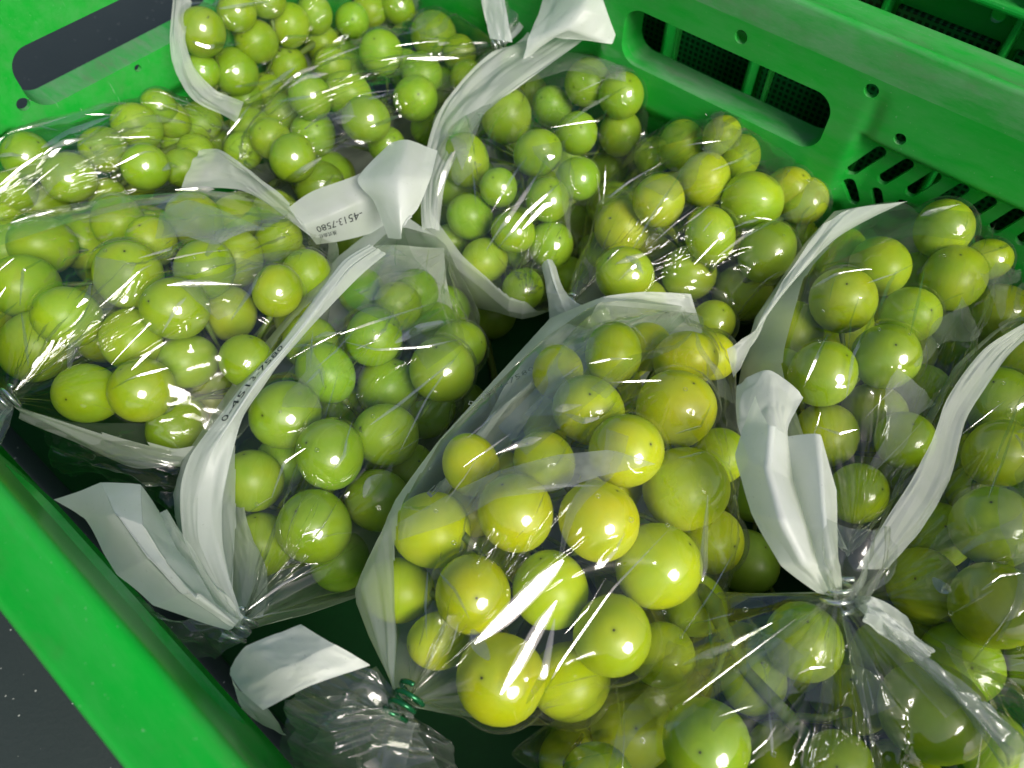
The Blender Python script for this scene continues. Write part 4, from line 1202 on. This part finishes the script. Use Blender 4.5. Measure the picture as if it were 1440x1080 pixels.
# thick bare stem of the bottom bunch
Vs, Fs = merge([
  tube([P(975, 815, ZK - 0.022), P(1003, 850, ZK - 0.0108), P(1022, 895, ZK - 0.0110), P(1050, 945, ZK - 0.0112), P(1108, 1008, ZK - 0.0110), P(1145, 1050, ZK - 0.0106), P(1178, 1090, ZK - 0.0110)], [0.0018, 0.0034, 0.0024, 0.0021, 0.0026, 0.0024, 0.0034], 10),
  tube([P(1022, 895, ZK - 0.0110), P(1010, 940, ZK - 0.0112), P(985, 975, ZK - 0.0118)], [0.0015, 0.0012, 0.0016], 8),
  tube([P(1108, 1008, ZK - 0.0110), P(1160, 1010, ZK - 0.0114), P(1195, 1000, ZK - 0.022)], [0.0016, 0.0012, 0.0018], 8)])
o = link_mesh('stem', Vs, Fs, STEM); adopt(bunch_root['K'], o)

# ------------------------------------------------------------------ large folds and hazy glare laid over the film, added glint strips
px_fold('H', ([(921, 652), (860, 632), (780, 640), (700, 662), (640, 690), (560, 735)], [(921, 653), (850, 668), (780, 690), (700, 700), (640, 735), (560, 760)]), HAZY)  # milky wedge, a highlight put into the sheet's colour
px_fold('H', ([(845, 428), (800, 470), (760, 540), (700, 600)], [(975, 440), (930, 480), (800, 590), (740, 640)]), CRINK)
px_fold('D', ([(225, 300), (262, 280), (300, 290), (350, 312), (372, 322)], [(218, 336), (262, 332), (302, 345), (345, 325), (372, 324)]), HAZY)
px_fold('D', ([(0, 318), (80, 290), (180, 275), (300, 268), (410, 282)], [(0, 345), (80, 318), (180, 292), (300, 276), (410, 292)]), VEIL)
px_fold('F', ([(622, 165), (660, 115), (720, 85), (800, 72), (880, 90)], [(650, 240), (680, 160), (730, 120), (800, 98), (880, 115)]), HAZY)
px_fold('E', ([(560, 300), (580, 360), (640, 420), (655, 480)], [(470, 390), (490, 430), (560, 460), (600, 520)]), CRINK)
px_fold('G', ([(905, 180), (1000, 165), (1060, 185), (1120, 225)], [(890, 215), (990, 190), (1040, 215), (1095, 262)]), CRINK)
px_fold('I', ([(1165, 330), (1230, 300), (1300, 290), (1380, 300)], [(1165, 372), (1230, 345), (1290, 330), (1370, 340)]), CRINK)
px_glint('H', [(26, [(668, 905), (712, 868), (765, 815), (792, 788)]), (20, [(664, 885), (672, 905), (688, 928)]), (20, [(704, 977), (730, 935), (760, 880), (783, 845)]), (12, [(740, 990), (765, 950), (780, 870)]), (4, [(745, 1012), (790, 930), (860, 830), (945, 740)]),
   (4, [(616, 804), (640, 830), (660, 870)]), (9, [(795, 582), (820, 592), (842, 588)]), (3, [(855, 538), (900, 536), (930, 535)]), (4, [(950, 610), (985, 600), (1000, 570)]), (4, [(512, 870), (530, 910), (548, 945)]), (3, [(955, 900), (1000, 835), (1030, 780)]), (6, [(560, 712), (590, 716), (605, 712)])])
px_glint('E', [(4, [(482, 480), (530, 492), (600, 488), (650, 476)]), (13, [(556, 482), (590, 462), (640, 450)]), (9, [(565, 470), (600, 445), (625, 432)]), (5, [(520, 598), (560, 570), (640, 505)]), (18, [(512, 700), (522, 680), (538, 668)]), (5, [(488, 620), (484, 640), (470, 660)]), (4, [(478, 470), (520, 455), (615, 425)]), (4, [(382, 700), (400, 650), (430, 630)]), (5, [(430, 540), (450, 520), (456, 545)]), (4, [(345, 860), (400, 820), (470, 790)]), (4, [(350, 870), (430, 855), (520, 830)]), (3, [(560, 640), (600, 560), (650, 490)])])
px_glint('F', [(7, [(684, 352), (720, 300), (760, 240)]), (5, [(700, 350), (740, 300), (790, 255)]), (9, [(615, 275), (625, 240), (640, 212)]), (8, [(735, 322), (765, 290), (780, 285)]), (5, [(772, 190), (830, 150), (880, 122)]), (9, [(758, 245), (770, 222), (780, 220)]), (4, [(690, 300), (720, 250), (742, 220)]), (4, [(640, 130), (660, 170), (668, 220)])])
px_glint('D', [(4, [(28, 430), (32, 380), (60, 365)]), (7, [(108, 432), (122, 420), (128, 398)]), (5, [(185, 520), (205, 500), (228, 482)]), (5, [(325, 450), (345, 420), (380, 362)]), (5, [(228, 468), (250, 430), (262, 418)]), (4, [(140, 522), (170, 512), (190, 508)]), (4, [(30, 440), (36, 480), (40, 515)]), (4, [(195, 363), (240, 350), (262, 336)])])
px_glint('C', [(9, [(58, 208), (100, 185), (155, 164)]), (5, [(110, 205), (140, 182), (158, 168)]), (8, [(228, 240), (240, 232), (252, 235)]), (4, [(0, 260), (30, 235), (60, 215)])])
px_glint('B', [(9, [(366, 282), (410, 250), (452, 222)]), (5, [(430, 292), (455, 265), (470, 245)]), (5, [(390, 142), (410, 140), (442, 134)]), (6, [(522, 178), (545, 170), (562, 162)]), (5, [(608, 70), (615, 62), (632, 60)])])
px_glint('A', [(6, [(308, 12), (340, 8), (380, 2)]), (6, [(270, 58), (290, 66), (340, 62)]), (5, [(330, 122), (360, 118), (395, 112)]), (5, [(395, 60), (405, 52), (440, 50)]), (5, [(300, 60), (320, 62), (338, 60)])])
px_glint('G', [(5, [(1010, 360), (1050, 330), (1110, 300)]), (6, [(905, 385), (895, 372), (870, 395)]), (5, [(890, 350), (920, 300), (960, 240)]), (4, [(1120, 330), (1130, 300), (1140, 290)]), (9, [(880, 360), (895, 368), (902, 380)]), (4, [(1000, 240), (1040, 225), (1072, 205)])])
px_glint('I', [(5, [(1190, 560), (1200, 500), (1240, 420)]), (5, [(1280, 470), (1290, 430), (1300, 380)]), (4, [(1150, 600), (1180, 610), (1205, 604)]), (6, [(1235, 440), (1250, 400), (1262, 380)]), (5, [(1130, 545), (1150, 500), (1165, 470)])])
px_glint('J', [(5, [(1375, 560), (1390, 520), (1432, 480)]), (6, [(1400, 645), (1420, 600), (1435, 560)]), (5, [(1390, 700), (1410, 650), (1430, 590)]), (16, [(1312, 812), (1325, 826), (1338, 832)]), (5, [(1380, 830), (1410, 810), (1440, 806)])])
px_glint('K', [(3, [(960, 990), (1040, 930), (1120, 870)]), (4, [(1122, 948), (1140, 940), (1160, 938)]), (3, [(1058, 1060), (1080, 1040), (1092, 1020)]), (3, [(1260, 900), (1340, 960), (1430, 1040)])])
for A_, B_ in (((950, 925), (965, 968)), ((905, 985), (940, 1030)), ((1030, 1000), (1085, 1025)), ((1215, 1010), (1262, 992)), ((1330, 1010), (1372, 978)), ((1130, 985), (1170, 990)), ((1010, 880), (1000, 905))):
    M_ = lambda q, f: (q[0] * f + 1178 * (1 - f), q[1] * f + 842 * (1 - f))
    px_fold('K', ([M_(A_, 0.04), M_(A_, 0.5), A_], [M_(B_, 0.05), M_(B_, 0.5), B_]), CRINK, off=0.0025)

# ------------------------------------------------------------------ faint printing on the opaque sides
def print_px(key, text, p0, p1, hgt):
    root, tree, a = bag_root[key]
    cu = bpy.data.curves.new('printed_text', 'FONT'); cu.body = text; cu.resolution_u = 1
    ob = bpy.data.objects.new('tmp', cu); COL.objects.link(ob)
    me = bpy.data.meshes.new_from_object(ob); bpy.data.objects.remove(ob)
    co = np.array([v.co[:] for v in me.vertices]); lo, hi = co.min(0), co.max(0)
    x = (co[:, 0] - lo[0]) / (hi[0] - lo[0]); y = (co[:, 1] - lo[1]) / (hi[1] - lo[1])
    p0 = np.array(p0, float); p1 = np.array(p1, float); d = p1 - p0; nrm = np.array([d[1], -d[0]]) / np.linalg.norm(d)
    last = None
    for k, v in enumerate(me.vertices):
        q = p0 + d * x[k] + nrm * hgt * y[k]
        h_ = seen_from(tree, q[0], q[1], 0.0024)
        v.co = h_ if h_ is not None else P(q[0], q[1], ZTOP[key])
    me.materials.clear(); me.materials.append(FAINT)
    o = bpy.data.objects.new('printed_text', me); COL.objects.link(o); adopt(root, o)
print_px('H', '0-4513-7580', (660, 572), (752, 520), 7)
print_px('H', 'E', (606, 700), (618, 688), 9)

print_on(FS, FN, '株式会社', 0.76, 0.83, 0.12, 0.30, rB)

# the long pale edge of bag E, running from its tie to the upper corner, with its line of print
eS = sheet('white_backing', [
  [(318, 868, -0.064), (280, 815, -0.062), (254, 755, -0.058), (250, 690, -0.052), (264, 640, -0.046), (300, 588, -0.040), (345, 528, -0.038), (390, 480, -0.038), (432, 425, -0.040), (480, 364, -0.044), (520, 340, -0.052)],
  [(328, 868, -0.063), (298, 815, -0.060), (276, 758, -0.055), (275, 700, -0.050), (292, 645, -0.043), (325, 592, -0.037), (365, 532, -0.035), (402, 490, -0.036), (442, 438, -0.038), (492, 372, -0.043), (530, 345, -0.052)],
  [(338, 866, -0.063), (322, 815, -0.060), (312, 760, -0.056), (312, 700, -0.050), (326, 640, -0.045), (348, 590, -0.043), (382, 540, -0.042), (412, 500, -0.042), (455, 448, -0.044), (512, 384, -0.048), (545, 352, -0.054)]], PAPER, rE, crump=0.0009, freq=4, seed=41, res=(40, 200))
print_on(eS[1], eS[2], '0-4513-7580', 0.16, 0.30, 0.50, 0.70, rE, flip=False)

# crumpled clear film of the tied ends low in the corner
sheet('gathered_tail', [
  [(20, 600, -0.085), (120, 610, -0.080), (250, 640, -0.085), (330, 660, -0.095)],
  [(30, 650, -0.095), (120, 660, -0.088), (220, 690, -0.092), (280, 720, -0.100)],
  [(60, 690, -0.110), (130, 700, -0.105), (210, 730, -0.105), (260, 770, -0.110)]], CRINK, rD, crump=0.006, freq=5, seed=51, res=(90, 90))
sheet('gathered_tail', [
  [(400, 1000, -0.075), (500, 960, -0.075), (590, 1000, -0.080), (640, 1040, -0.090)],
  [(380, 1060, -0.085), (480, 1040, -0.070), (580, 1050, -0.080), (660, 1085, -0.095)],
  [(380, 1140, -0.100), (500, 1150, -0.090), (600, 1140, -0.095), (680, 1150, -0.105)]], TAILFILM, rH, crump=0.005, freq=4, seed=52, res=(90, 90), lin=0.4)
